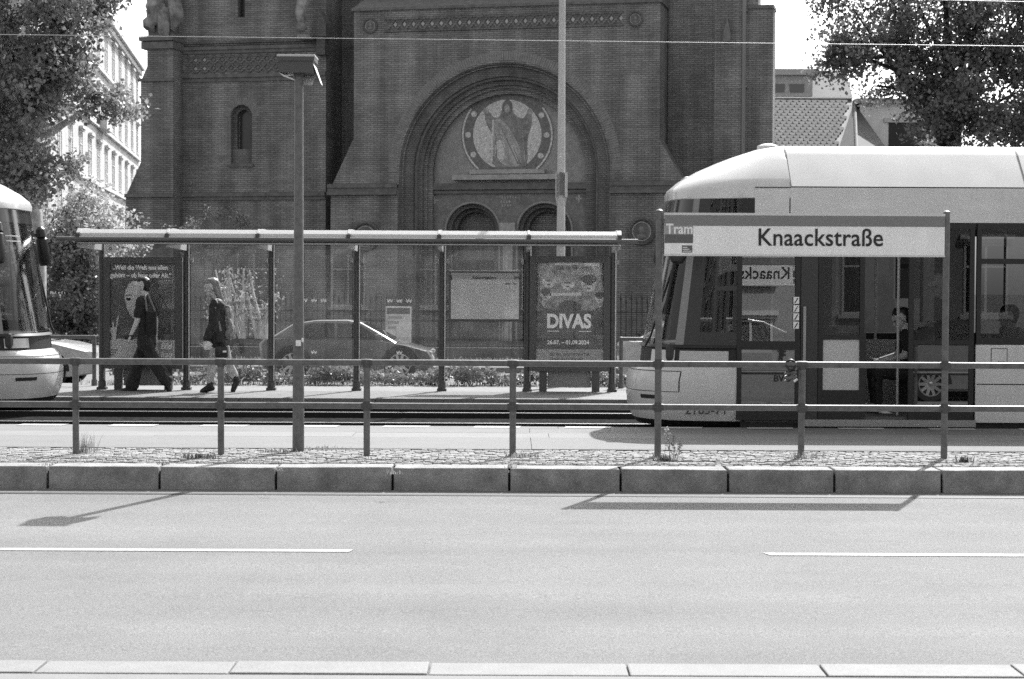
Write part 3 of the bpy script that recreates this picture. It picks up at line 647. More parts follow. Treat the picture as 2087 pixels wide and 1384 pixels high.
# gabled pinnacle with a beast spout by the recess
GS = .9
x0_, x1_ = ux(640, 60, GS), ux(668, 60, GS); q = F(655, 90, GS)
mb = MB(); mb.prism([(x0_, zz(76, 650, GS)), (x1_, zz(76, 650, GS)), (x1_, zz(48, 650, GS)), ((x0_+x1_)/2, zz(22, 650, GS)), (x0_, zz(48, 650, GS))], 1, GS-.2, GS+.4); mb.box(x0_+.1, x1_-.08, GS-.05, GS+.4, zz(112, 650, GS), zz(76, 650, GS)); cobj('gablet', mb, BR2)
q = F(625, 30, GS); mb = MB(); mb.tube([(q[0]+.15, GS-.1, q[1]+1.2), (q[0], GS-.3, q[1]+.5), (q[0]-.05, GS-.5, q[1]), (q[0]+.05, GS-.6, q[1]-.45)], [.2, .24, .18, .12], 8); mb.sphere((q[0]+.05, GS-.65, q[1]-.5), (.17, .22, .17)); mb.box(q[0]-.2, q[0]+.25, GS-.4, GS+.3, q[1]-.85, q[1]-.7); cobj('stone_beast', mb, MATS['weathered_stone'], True)
# dark recess between wing and portal
mb = MB(); mb.box(ux(660, 300, 2.6), u0+.2, 2.9, 12, 0, TOP); cobj('recess_wall', mb, BR)
# ---------------- right side: recess, buttress, end bay, downpipe
mb = MB(); mb.box(u1+.02, ux(1457, 200, 1.6), 1.6, 4, 0, TOP); cobj('side_wall', mb, BR)
x0_, x1_ = ux(1456, 200, .9), ux(1510, 200, .9); mb = MB(); mb.box(x0_, x1_, .9, 1.9, 0, TOP); cobj('side_buttress', mb, BR)
q = F(1483, 70, .9); mb = MB(); mb.prism([(q[0]-.12, q[1]-.25), (q[0]+.12, q[1]-.25), (q[0]+.1, q[1]+.1), (q[0], q[1]+.5), (q[0]-.1, q[1]+.1)], 1, .7, .9); cobj('carved_spout', mb, mat('terracotta', .2, .8))
x2_, x3_ = ux(1511, 200, 1.1), ux(1575, 200, 1.1); zt_ = zz(11, 1560, 1.1)
mb = MB(); mb.box(x1_+.002, x3_, 1.1, 1.9, 0, zt_); mb.box(x1_+.004, ux(1546, 0, 1.1), 1.1, 1.9, zt_, TOP); cobj('end_bay', mb, BR)
mb = MB(); mb.box(x1_+.003, x3_+.02, 1.02, 1.95, zt_-.10, zt_+.01); cobj('end_bay_coping', mb, BRD)
q = ux(1515, 200, .8); mb = MB(); mb.tube([(q, .82, 0), (q, .82, TOP)], .075, 10)
for k in range(6): mb.box(q-.10, q+.10, .80, 1.1, 1+k*2.4, 1.06+k*2.4)
cobj('downpipe', mb, mat('zinc_pipe', .22, .45, .3), True)
# ================================================================== TREES, HEDGES
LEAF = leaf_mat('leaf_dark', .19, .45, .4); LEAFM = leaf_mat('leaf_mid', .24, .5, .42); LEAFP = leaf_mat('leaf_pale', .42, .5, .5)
BARK = mat('bark', .12, .95, var=.5, scale=5, bump=.9, bscale=18); BARKL = mat('plane_bark', .36, .9, var=.55, scale=4, bump=.5, bscale=14)
def leaves(clumps, per, size, spread, rng, flat=1.0):
    """folded leaf quads round clump centres -> vertices, faces"""
    c = np.repeat(np.array(clumps), per, axis=0); n = len(c)
    p = c + rng.normal(0, spread, (n, 3))*np.array([1, 1, .75])
    s = size*rng.uniform(.6, 1.3, n)
    d = rng.normal(0, 1, (n, 3)); d[:, 2] -= .25; d /= np.linalg.norm(d, axis=1)[:, None]
    e = rng.normal(0, 1, (n, 3)); e -= d*(d*e).sum(1)[:, None]; e /= np.linalg.norm(e, axis=1)[:, None]
    nn = np.cross(d, e)
    a = p; b = p + d*s[:, None]*.5 + e*s[:, None]*.36 + nn*s[:, None]*.10; cc = p + d*s[:, None]; dd = p + d*s[:, None]*.5 - e*s[:, None]*.36 + nn*s[:, None]*.10
    v = np.stack([a, b, cc, dd], 1).reshape(-1, 3)
    f = np.arange(n*4).reshape(-1, 4)
    return v, f
def foliage_obj(name, blobs, nclump, per, size, spread, m, parent, seed, surf=.75):
    rng = np.random.default_rng(seed); cl = []
    vol = np.array([r[0]*r[1]*r[2] for c, r in blobs])**.67; vol /= vol.sum()
    for k in rng.choice(len(blobs), max(3, nclump//6), p=vol):          # a bough, then six twigs on it
        c, r = blobs[k]; d = rng.normal(0, 1, 3); d /= np.linalg.norm(d); q = rng.uniform(surf**3, 1)**(1/3.)*rng.uniform(.8, 1.1)
        b = np.array((c[0]+d[0]*r[0]*q, c[1]+d[1]*r[1]*q, c[2]+d[2]*r[2]*q)); out = np.array((d[0], d[1], d[2]*.5-.15))
        for _ in range(6): cl.append(tuple(b+rng.normal(0, spread*1.35, 3)+out*rng.uniform(-.1, .3)*spread*4))
    v, f = leaves(cl, per, size, spread, rng)
    off = root_loc(parent); v = v - np.array(off)
    me = bpy.data.meshes.new(name); me.vertices.add(len(v)); me.vertices.foreach_set('co', v.astype(np.float32).ravel())
    me.loops.add(f.size); me.loops.foreach_set('vertex_index', f.ravel().astype(np.int32)); me.polygons.add(len(f)); me.polygons.foreach_set('loop_start', np.arange(0, f.size, 4, dtype=np.int32)); me.polygons.foreach_set('loop_total', np.full(len(f), 4, dtype=np.int32))
    me.update(calc_edges=True); me.validate(); me.materials.append(m)
    o = bpy.data.objects.new(name, me); COL.objects.link(o); o.parent = parent; return o, cl
def limb(mb, a, b, r0, r1, seed, bend=.25):
    r = random.Random(seed); a, b = Vector(a), Vector(b); L = (b-a).length; pts = []; rs = []
    for i in range(7):
        t = i/6; w = math.sin(PI*t)*bend*L*.3; pts.append(a.lerp(b, t)+Vector((r.uniform(-1, 1), r.uniform(-1, 1), r.uniform(-.3, 1)))*w*.5); rs.append(r0+(r1-r0)*t)
    mb.tube(pts, rs, 8); return pts
def blob(px, py, D, rx, rz, ry=None):
    p = P(px, py, D); s = FPX/D; return ((p.x, p.y, p.z), (rx/s, (ry if ry else (rx+rz)/2)/s, rz/s))
# left plane tree
base = P(66, 700, 37.0); base.z = .1
t = thing('plane_tree', 'big leafy tree with pale mottled trunk behind the left tram', 'tree', base)
D = 37
bl = [blob(60, 20, D, 150, 70), blob(160, 28, D-1, 70, 55), blob(30, 130, D-1.5, 110, 80), blob(150, 145, D-1, 95, 70), blob(218, 205, D, 42, 48), blob(40, 225, D+1, 95, 55), blob(28, 318, D-2, 76, 58), blob(82, 345, D-2, 44, 38), blob(-90, 100, D, 120, 150), blob(-60, 300, D-1, 110, 90), blob(150, -60, D, 130, 70), blob(0, -120, D+1, 220, 120)]
foliage_obj('crown', bl, 1250, 46, .105, .13, LEAFM, t, 3)
mb = MB(); tp = P(40, 430, D)
mb.tube([(base.x, D, -.5), (base.x-.05, D, 1.2), P(64, 520, D), P(58, 440, D), P(50, 360, D), P(42, 250, D), P(40, 120, D)], [.42, .33, .30, .28, .25, .2, .12], 12)
for k, (c, r) in enumerate(bl[:10]): limb(mb, P(50, 340-10*k, D), c, .11, .03, k)
obj('trunk', mb, BARKL, t, True)
# small pale tree right of it, with an ivy-dark stem
base = P(150, 700, 43.0); base.z = .12
t = thing('small_tree', 'small pale sunlit tree with leaning dark stem behind iron fence', 'tree', base); D = 43
bl = [blob(130, 450, D, 55, 40), blob(190, 448, D+.5, 60, 45), blob(225, 485, D+1, 45, 40), blob(110, 480, D, 45, 40), blob(170, 500, D, 60, 40), blob(130, 530, D+1, 50, 40), blob(215, 540, D+2, 50, 50), blob(200, 610, D+2.5, 40, 50)]
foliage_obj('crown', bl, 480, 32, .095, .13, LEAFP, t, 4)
mb = MB(); mb.tube([P(150, 720, D), P(158, 640, D), P(160, 580, D), P(172, 540, D), P(168, 500, D), P(150, 470, D)], [.15, .13, .13, .12, .09, .05], 10)
for k, q in enumerate([(110, 450), (200, 440), (130, 420), (215, 490), (120, 500)]): limb(mb, P(162, 530-6*k, D), P(q[0], q[1], D), .05, .015, 40+k)
obj('trunk', mb, mat('dark_bark', .06, .95, var=.5, scale=7), t, True)
foliage_obj('ivy', [blob(140, 600, D-.3, 36, 75), blob(150, 660, D-.3, 26, 45)], 240, 26, .10, .12, LEAF, t, 5)
# right tree
base = P(1950, 700, 50.0); base.z = .1
t = thing('maple_tree', 'tall dark leafy tree behind the tram on the right', 'tree', base); D = 50
bl = [blob(1800, 60, D, 75, 80), blob(1740, 20, D, 70, 40), blob(1900, 40, D, 120, 70), blob(2030, 60, D, 110, 90), blob(1850, 140, D, 85, 70), blob(1960, 160, D-1, 110, 80), blob(2070, 190, D, 100, 90), blob(1900, 230, D-1, 70, 55), blob(1990, 270, D-1, 95, 55), blob(2080, 300, D, 80, 70), blob(1720, 100, D, 38, 26), blob(1780, 175, D, 50, 26), blob(1850, -60, D, 160, 60), blob(2050, -60, D, 160, 90), blob(1930, 340, D, 60, 60), blob(2180, 100, D, 120, 200), blob(1700, 110, D, 26, 40)]
foliage_obj('crown', bl, 1120, 50, .12, .19, LEAF, t, 6, .5)
mb = MB(); mb.tube([(base.x, D, -.5), P(1955, 560, D), P(1950, 400, D), P(1940, 250, D), P(1930, 60, D), P(1920, -120, D)], [.4, .32, .26, .18, .08, .03], 12)
for k, (c, r) in enumerate(bl): limb(mb, P(1945, 330-12*k, D), c, .10, .02, 70+k)
obj('trunk', mb, mat('maple_bark', .025, .95, var=.4, scale=6), t, True)
# shrubs and planting behind the shelter
def shrub(name, label, cat, bls, n, per, size, m, seed, group=None):
    c = bls[0][0]; t = thing(name, label, cat, (c[0], c[1], .1), group=group)
    foliage_obj('foliage', bls, n, per, size, size*1.2, m, t, seed); mb = MB()
    for k in range(4): limb(mb, (c[0]+.1*(k-2), c[1], -.1), (c[0]+(k-1.5)*.25, c[1], c[2]), .03, .01, seed+k)
    obj('stem', mb, BARK, t); return t
shrub('shrub', 'low dark shrub at the church wall left of the portal', 'shrub', [blob(440, 470, 53, 70, 60), blob(400, 520, 53, 60, 60), blob(480, 530, 53, 50, 60)], 150, 16, .075, LEAF, 21)
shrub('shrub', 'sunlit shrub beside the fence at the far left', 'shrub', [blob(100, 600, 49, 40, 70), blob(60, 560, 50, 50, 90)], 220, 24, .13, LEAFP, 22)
# tall cane-like plant seen through the shelter glass
base = P(500, 700, 41.5); base.z = .12
t = thing('cane_plant', 'clump of tall pale canes seen through the second glass bay', 'plant', base); mb = MB(); r = random.Random(4); lv = []
for k in range(26):
    x0 = 470+r.uniform(-20, 75); x1 = x0+r.uniform(-35, 35); yt = r.uniform(545, 640); a = P(x0, 690, 41.5+r.uniform(-.4, .4)); b = P(x1, yt, 41.5+r.uniform(-.5, .5)); limb(mb, a, b, .04, .018, k, .08)
    for q in range(3): lv.append(tuple(a.lerp(b, r.uniform(.45, 1.0))))
obj('cane', mb, mat('pale_cane', .5, .7, var=.4, scale=5), t, kind='stuff')
v, f = leaves(lv, 16, .075, .10, np.random.default_rng(9)); mb = MB(); mb.add([tuple(a) for a in v], [tuple(int(i) for i in q) for q in f]); obj('foliage', mb, LEAFM, t)
# hedge strip along the fence foot and weeds behind the shelter
def tufts(mb, n, fx, h, r, w=.008):
    for k in range(n):
        x, y, z = fx(r); a = r.uniform(0, 2*PI); L = h*r.uniform(.5, 1.3); lean = r.uniform(.05, .6)
        dx, dy = math.cos(a)*L*lean, math.sin(a)*L*lean; px_, py_ = -math.sin(a)*w, math.cos(a)*w
        mb.add([(x-px_, y-py_, z), (x+px_, y+py_, z), (x+dx*.5+px_*.7, y+dy*.5+py_*.7, z+L*.6), (x+dx*.5-px_*.7, y+dy*.5-py_*.7, z+L*.6), (x+dx, y+dy, z+L*.9)], [(0, 1, 2, 3), (3, 2, 4)])
r = random.Random(2)
mb = MB(); tufts(mb, 5200, lambda r: (r.uniform(-12, 6), r.uniform(40.2, 41.5), .12), .15, r, .012); o = obj('planting', mb, LEAFM); o['kind'] = 'stuff'
mb = MB(); tufts(mb, 1100, lambda r: (r.uniform(-7.2, 2.4), r.uniform(30.7, 31.35), ZP2), .085, r, .006); o = obj('platform_weeds', mb, LEAFM); o['kind'] = 'stuff'
# leafy ground cover in the bed behind the shelter
rg = np.random.default_rng(31); cl = [(x, rg.uniform(31.0, 31.5), ZP2+rg.uniform(.02, .10)+.16*abs(math.sin(x*1.7))*rg.uniform(.3, 1.3)) for x in rg.uniform(-6.6, 2.0, 420)]
v, f = leaves(cl, 20, .07, .06, rg); mb = MB(); mb.add([tuple(a) for a in v], [tuple(int(i) for i in q) for q in f]); o = obj('ground_cover', mb, LEAF); o['kind'] = 'stuff'
# ================================================================== IRON FENCE
IRON = mat('wrought_iron', .018, .55)
fy = 44.0; fx0, fx1 = -14.0, 5.2; zf = 1.55
t = thing('iron_fence', 'black iron picket fence with spear tips before the church', 'fence', ((fx0+fx1)/2, fy, .12))
mb = MB()
for z in (.45, 1.28): mb.box(fx0, fx1, fy-.02, fy+.02, z, z+.035)
obj('fence_rail', MB().box(fx0, fx1, fy-.02, fy+.02, .42, .46), IRON, t); obj('fence_rail', MB().box(fx0, fx1, fy-.02, fy+.02, 1.24, 1.275), IRON, t)
pm = MB(); pm.box(-.011, .011, -.011, .011, 0, 1.40); pm.lathe([(.012, 1.40), (.03, 1.46), (.014, 1.55), (.002, 1.64)], (0, 0, 0), 6); pme = mesh_of('picket', pm, IRON)
n = int((fx1-fx0)/.125)
for k in range(n+1):
    o = bpy.data.objects.new('picket', pme); COL.objects.link(o); o.parent = t; o.location = (fx0+k*(fx1-fx0)/n-(fx0+fx1)/2, 0, .0); 
    if k % 2: o.scale = (1, 1, .94)
mb = MB(); mb.box(fx0, fx1, fy-.15, fy+.15, .0, .40); obj('fence_plinth', mb, mat('plinth_brick', .07, .9, var=.3, scale=6), t)
# gate pillar with pointed cap
p = P(191, 680, 43.2); t = thing('gate_pillar', 'dark stone gate pillar with a pointed cap by the fence', 'pillar', (p.x, 43.2, .12)); w = .20; q = P(191, 640, 43.2).z; zt_ = P(191, 606, 43.2).z
obj('shaft', MB().box(p.x-w, p.x+w, 43.0, 43.4, -.1, q), BRD, t)
mb = MB(); mb.add([(p.x-w-.07, 42.93, q), (p.x+w+.07, 42.93, q), (p.x+w+.07, 43.47, q), (p.x-w-.07, 43.47, q), (p.x, 43.2, zt_)], [(3, 2, 1, 0), (0, 1, 4), (1, 2, 4), (2, 3, 4), (3, 0, 4)]); obj('cap', mb, BRD, t)
# notice board on the fence
p0, p1 = P(786, 625, 43.5), P(838, 702, 43.5); t = thing('notice_board', 'pale church notice board hung on the iron fence', 'notice board', ((p0.x+p1.x)/2, 43.5, p1.z))
obj('panel', MB().box(p0.x, p1.x, 43.48, 43.54, p1.z, p0.z, 0, .01), mat('notice_paper', .6, .7, var=.25, scale=4), t)
obj('header', MB().box(p0.x+.03, p1.x-.03, 43.474, 43.479, p0.z-.17, p0.z-.03), SIGND, t)

for x in (p0.x+.05, p1.x-.05): obj('post', MB().box(x-.025, x+.025, 43.55, 43.6, .0, p0.z), IRON, t)
for k, w_ in enumerate((.52, .40, .30)): obj('print_line', MB().box(p0.x+.06, p0.x+.06+w_*.62, 43.474, 43.479, p0.z-.28-k*.12, p0.z-.22-k*.12), SIGNL, t)
# ================================================================== BUILDINGS
def window_mesh(w, h, glassm, framem, sill=True):
    """a window for a facade facing -y with its origin at the sill's middle"""
    fr = MB(); t = .07
    for x in (-w/2, w/2-t): fr.box(x, x+t, -.02, .06, 0, h)
    fr.box(-w/2+t, w/2-t, -.02, .06, 0, t); fr.box(-w/2+t, w/2-t, -.02, .06, h-t, h); fr.box(-t/2, t/2, -.015, .05, t, h-t); fr.box(-w/2+t, w/2-t, -.012, .05, h*.66, h*.66+.06)
    gl = MB(); gl.quad((-w/2+t, .03, t), (w/2-t, .03, t), (w/2-t, .03, h-t), (-w/2+t, .03, h-t))
    si = MB(); si.box(-w/2-.12, w/2+.12, -.16, .0, -.12, -.002); he = MB(); he.box(-w/2-.15, w/2+.15, -.22, .0, h+.12, h+.26); he.box(-w/2-.1, w/2+.1, -.12, .0, h+.02, h+.118)
    return (mesh_of('window_frame', fr, framem), mesh_of('pane', gl, glassm), mesh_of('window_sill', si, framem), mesh_of('window_head', he, framem))
def add_window(parent, wm, loc, rz=0, sy=1, names=('window', 'pane', 'window_sill', 'window_head')):
    o = bpy.data.objects.new(names[0], wm[0]); COL.objects.link(o); o.parent = parent; o.location = loc; o.rotation_euler = (0, 0, rz)
    for m, n in zip(wm[1:], names[1:]):
        c = bpy.data.objects.new(n, m); COL.objects.link(c); c.parent = o
    return o
WGL = mat('house_glass', .03, .12, spec=.8)
STUCCO = mat('white_stucco', .50, .85, var=.12, scale=1.2); TRIMW = mat('white_trim', .58, .7)
# white street front running away from us on the far left
pA, pB = P(60, 430, 88), P(283, 430, 150); dv = Vector((pB.x-pA.x, pB.y-pA.y, 0)); L = dv.length; ang = math.atan2(dv.y, dv.x)
blk = thing('apartment_building', 'long sunlit white stucco apartment house at far left', 'building', (pA.x, pA.y, 0), ang)
# local frame: x along the street away from us, y into the house (left of it), facade faces -y
HT = 19.5
wall = MB(); wall.box(0, L, 0, 12, -.5, HT); obj('wall', wall, STUCCO, blk, local=True)
for z in (4.6, 8.3, 12.0, 15.7): obj('cornice', MB().box(-.05, L+.05, -.20, -.002, z-.12, z+.10), TRIMW, blk, local=True)
mb = MB(); mb.box(-.2, L+.2, -.5, -.002, HT-.35, HT-.05); mb.box(-.1, L+.1, -.28, -.003, HT-.75, HT-.352); obj('eaves_cornice', mb, TRIMW, blk, local=True)
mb = MB(); mb.prism([(-.3, HT), (12, HT), (12, HT+2.5), (3.5, HT+2.5)], 0, 0, L); obj('roof', mb, mat('slate_roof', .07, .7, var=.2), blk, local=True)
wm = window_mesh(1.6, 2.3, mat('bright_reflection_pane', .42, .15, spec=.8), TRIMW); nwin = 13  # pane grey kept pale: bright reflections and glare put into the colour
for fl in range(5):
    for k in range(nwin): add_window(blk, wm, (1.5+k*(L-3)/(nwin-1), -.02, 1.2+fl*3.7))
bm_ = MB()
for fl in (3,):
    for x0 in (L*.52,):
        mb = MB(); mb.box(x0-1.8, x0+1.8, -.6, -.01, fl*3.7+.75, fl*3.7+.93); mb.box(x0-1.8, x0+1.8, -.6, -.53, fl*3.7+.93, fl*3.7+1.6); mb.box(x0-1.8, x0-1.72, -.53, -.01, fl*3.7+.93, fl*3.7+1.6); mb.box(x0+1.72, x0+1.8, -.53, -.01, fl*3.7+.93, fl*3.7+1.6); obj('balcony', mb, TRIMW, blk, local=True)
# nearer house front edge at the far left, seen between tram and tree
p0, p1 = P(-200, 500, 70), P(104, 500, 70)
hs = thing('apartment_building', 'pale house front with tall dark window just over the left tram', 'building', ((p0.x+p1.x)/2, 70, 0))
zt_ = P(50, 233, 70).z
obj('wall', MB().box(p0.x, p1.x-.6, 70.0, 71.2, -.5, zt_), STUCCO, hs); mb = MB(); mb.box(p0.x, p1.x-.4, 69.7, 70, zt_-.5, zt_); mb.box(p0.x, p1.x-.5, 69.85, 69.998, zt_-1.0, zt_-.502); obj('cornice', mb, TRIMW, hs)
wm2 = window_mesh(1.1, 2.2, WGL, TRIMW)
for px in (70, 5, -60):
    for z in (1.3, 4.6, 7.9): add_window(hs, wm2, (P(px, 430, 70).x-hs.location.x, -.03, z))
# ---------------- low tiled house to the right of the church
TILE = mat('roof_tile', .125, .85, var=.22, scale=3, speck=.12, sscale=12); TILED = mat('ridge_tile', .10, .7, var=.3, scale=4)
Dh = 72.0; a = P(1560, 300, Dh); b = P(1752, 300, Dh); zr = P(1660, 203, Dh+4.6).z; ze = P(1660, 330, Dh).z
house = thing('tiled_house', 'low house with scalloped pale tile roof right of the church', 'house', ((a.x+b.x)/2, Dh, 0))
slope_run = 4.6; y0 = Dh; y1 = Dh+slope_run       # eaves at y0, ridge at y1
xl, xr, xrt = a.x-2, P(1704, 320, Dh).x, P(1736, 205, y1).x
obj('wall', MB().box(xl, xr+2.4, y0+.3, y1+6, -.5, ze-.05), STUCCO, house)
mb = MB(); mb.add([(xl, y0, ze), (xr, y0, ze), (xrt, y1, zr), (xl, y1, zr), (xl, y1+6, ze), (xr+3, y1+4, ze), (xr+2.6, y0+1.0, ze)], [(0, 1, 2, 3), (1, 6, 2), (6, 5, 2), (3, 2, 5, 4)]); obj('roof', mb, TILED, house)
tw, tl = .25, .29; tmb = MB(); n_ = 7
top = [(-tw/2+.01, tl*.62), (tw/2-.01, tl*.62)]; bot = [(tw/2-.01, .06), (tw*.3, -.02), (0, -.06), (-tw*.3, -.02), (-tw/2+.01, .06)]
pol = top[::-1]+bot[::-1]; pol = [(-tw/2+.01, tl*.62), (-tw/2+.01, .06), (-tw*.3, -.02), (0, -.06), (tw*.3, -.02), (tw/2-.01, .06), (tw/2-.01, tl*.62)]
tmb.prism(pol, 2, 0, .018); tme_ = mesh_of('roof_tile', tmb, TILE); sa = math.atan2(zr-ze, y1-y0); SL = math.hypot(zr-ze, y1-y0); rows = int(SL/.245)
for j in range(rows+1):
    t_ = j*.245/SL; xe = xr+(xrt-xr)*t_; k0 = 0; x = a.x-.3+(tw/2 if j % 2 else 0)
    if ze+(zr-ze)*t_ < P(1660, 312, Dh).z: continue
    while x < xe-.1:
        o = bpy.data.objects.new('roof_tile', tme_); COL.objects.link(o); o.parent = house
        o.location = (x-house.location.x, y0+(y1-y0)*t_-Dh-.02*math.sin(sa), ze+(zr-ze)*t_+.02); o.rotation_euler = (sa+.035+random.uniform(-.02, .02), random.uniform(-.03, .03), random.uniform(-.03, .03)); x += tw
mb = MB(); mb.tube([(xl, y1, zr), (xrt, y1, zr)], .08, 8); obj('ridge', mb, TILE, house, True)
# hip that comes down towards us: its left side lies in shade, its right side is lit
T_, B_ = P(1742, 204, y1), P(1747, 325, y0-1.6)
mb = MB(); mb.add([T_, P(1735, 205, y1), P(1702, 325, y0), B_], [(0, 1, 2, 3)]); obj('hip_slope', mb, TILED, house)
mb = MB(); mb.tube([T_, B_], .06, 6); obj('hip_ridge', mb, TILED, house, True)
# flat roofed house behind with a long dormer
Db = 110.0; a = P(1540, 200, Db); b = P(1742, 200, Db); t = thing('rear_house', 'pale house with long flat dormer behind the tiled roof', 'house', ((a.x+b.x)/2, Db, 0))
zt_, zm, zl = P(1650, 131, Db).z, P(1650, 155, Db).z, P(1650, 198, Db).z
obj('wall', MB().box(a.x, b.x, Db+1, Db+12, -.5, zl), STUCCO, t)
obj('roof', MB().prism([(Db+.5, zl), (Db+16, zl), (Db+16, zt_), (Db+3.0, zt_)], 0, a.x, b.x), mat('pale_tile_roof', .17, .7, var=.15, scale=2), t)
x1_ = P(1655, 180, Db).x; mb = MB(); mb.box(a.x, x1_, Db-.2, Db+9, zl+.02, zm+.0); dm = obj('dormer', mb, mat('dormer_grey', .40, .7, var=.2), t)
obj('dormer_roof', MB().box(a.x-.2, x1_+.3, Db-.6, Db+9, zm+.002, zm+.35), mat('pale_metal_roof', .40, .6), t, )
for k in range(5):
    x = x1_-.5-k*1.15; f_ = obj('window', MB().box(x-.85, x, Db-.26, Db-.202, zl+.25, zm-.5), WGL, t)
# white gable wall with a dark opening behind the maple
Dg = 76.0; a = P(1752, 300, Dg); b = P(1960, 300, Dg); zt_ = P(1830, 212, Dg).z
t = thing('white_chapel', 'white walled annex with dark opening half behind the maple', 'building', ((a.x+b.x)/2, Dg, 0))
obj('wall', MB().box(a.x, b.x, Dg, Dg+6, -.5, zt_), mat('annex_wall', .78, .85, var=.12, scale=2), t)
x0_, x1_ = P(1811, 270, Dg).x, P(1878, 270, Dg).x; obj('opening', MB().box(x0_, x1_, Dg-.02, Dg-.002, 1.5, P(1840, 250, Dg).z), mat('dark_opening', .02, .6), t); obj('lintel', MB().box(x0_-.2, x1_+.2, Dg-.10, Dg-.021, P(1840, 250, Dg).z, P(1840, 250, Dg).z+.18), TRIMW, t)
obj('roof', MB().box(a.x-.2, b.x, Dg-.3, Dg+6.4, zt_+.002, zt_+.2), MATS['pale_metal_roof'], t)
# houses behind the photographer: they light the shade and show in the tram's panes
wmd = window_mesh(1.3, 2.1, WGL, TRIMW)
for k, (x0_, x1_, alb, lab) in enumerate(((-30, -8, .28, 'plain rendered house across the street, left one'), (-7.9, 12, .34, 'plain rendered house across the street, middle one'), (12.1, 34, .28, 'plain rendered house across the street, right one'))):
    t = thing('street_house', lab, 'building', ((x0_+x1_)/2, -12, 0)); obj('wall', MB().box(x0_, x1_, -22, -12, -.5, 15), mat('render_%d' % k, alb, .9, var=.1, scale=1), t)
    for fl in range(5):
        for q in range(6): add_window(t, wmd, ((x1_-x0_)*((q+.5)/6-.5), .03, 1.1+fl*3.2), PI)
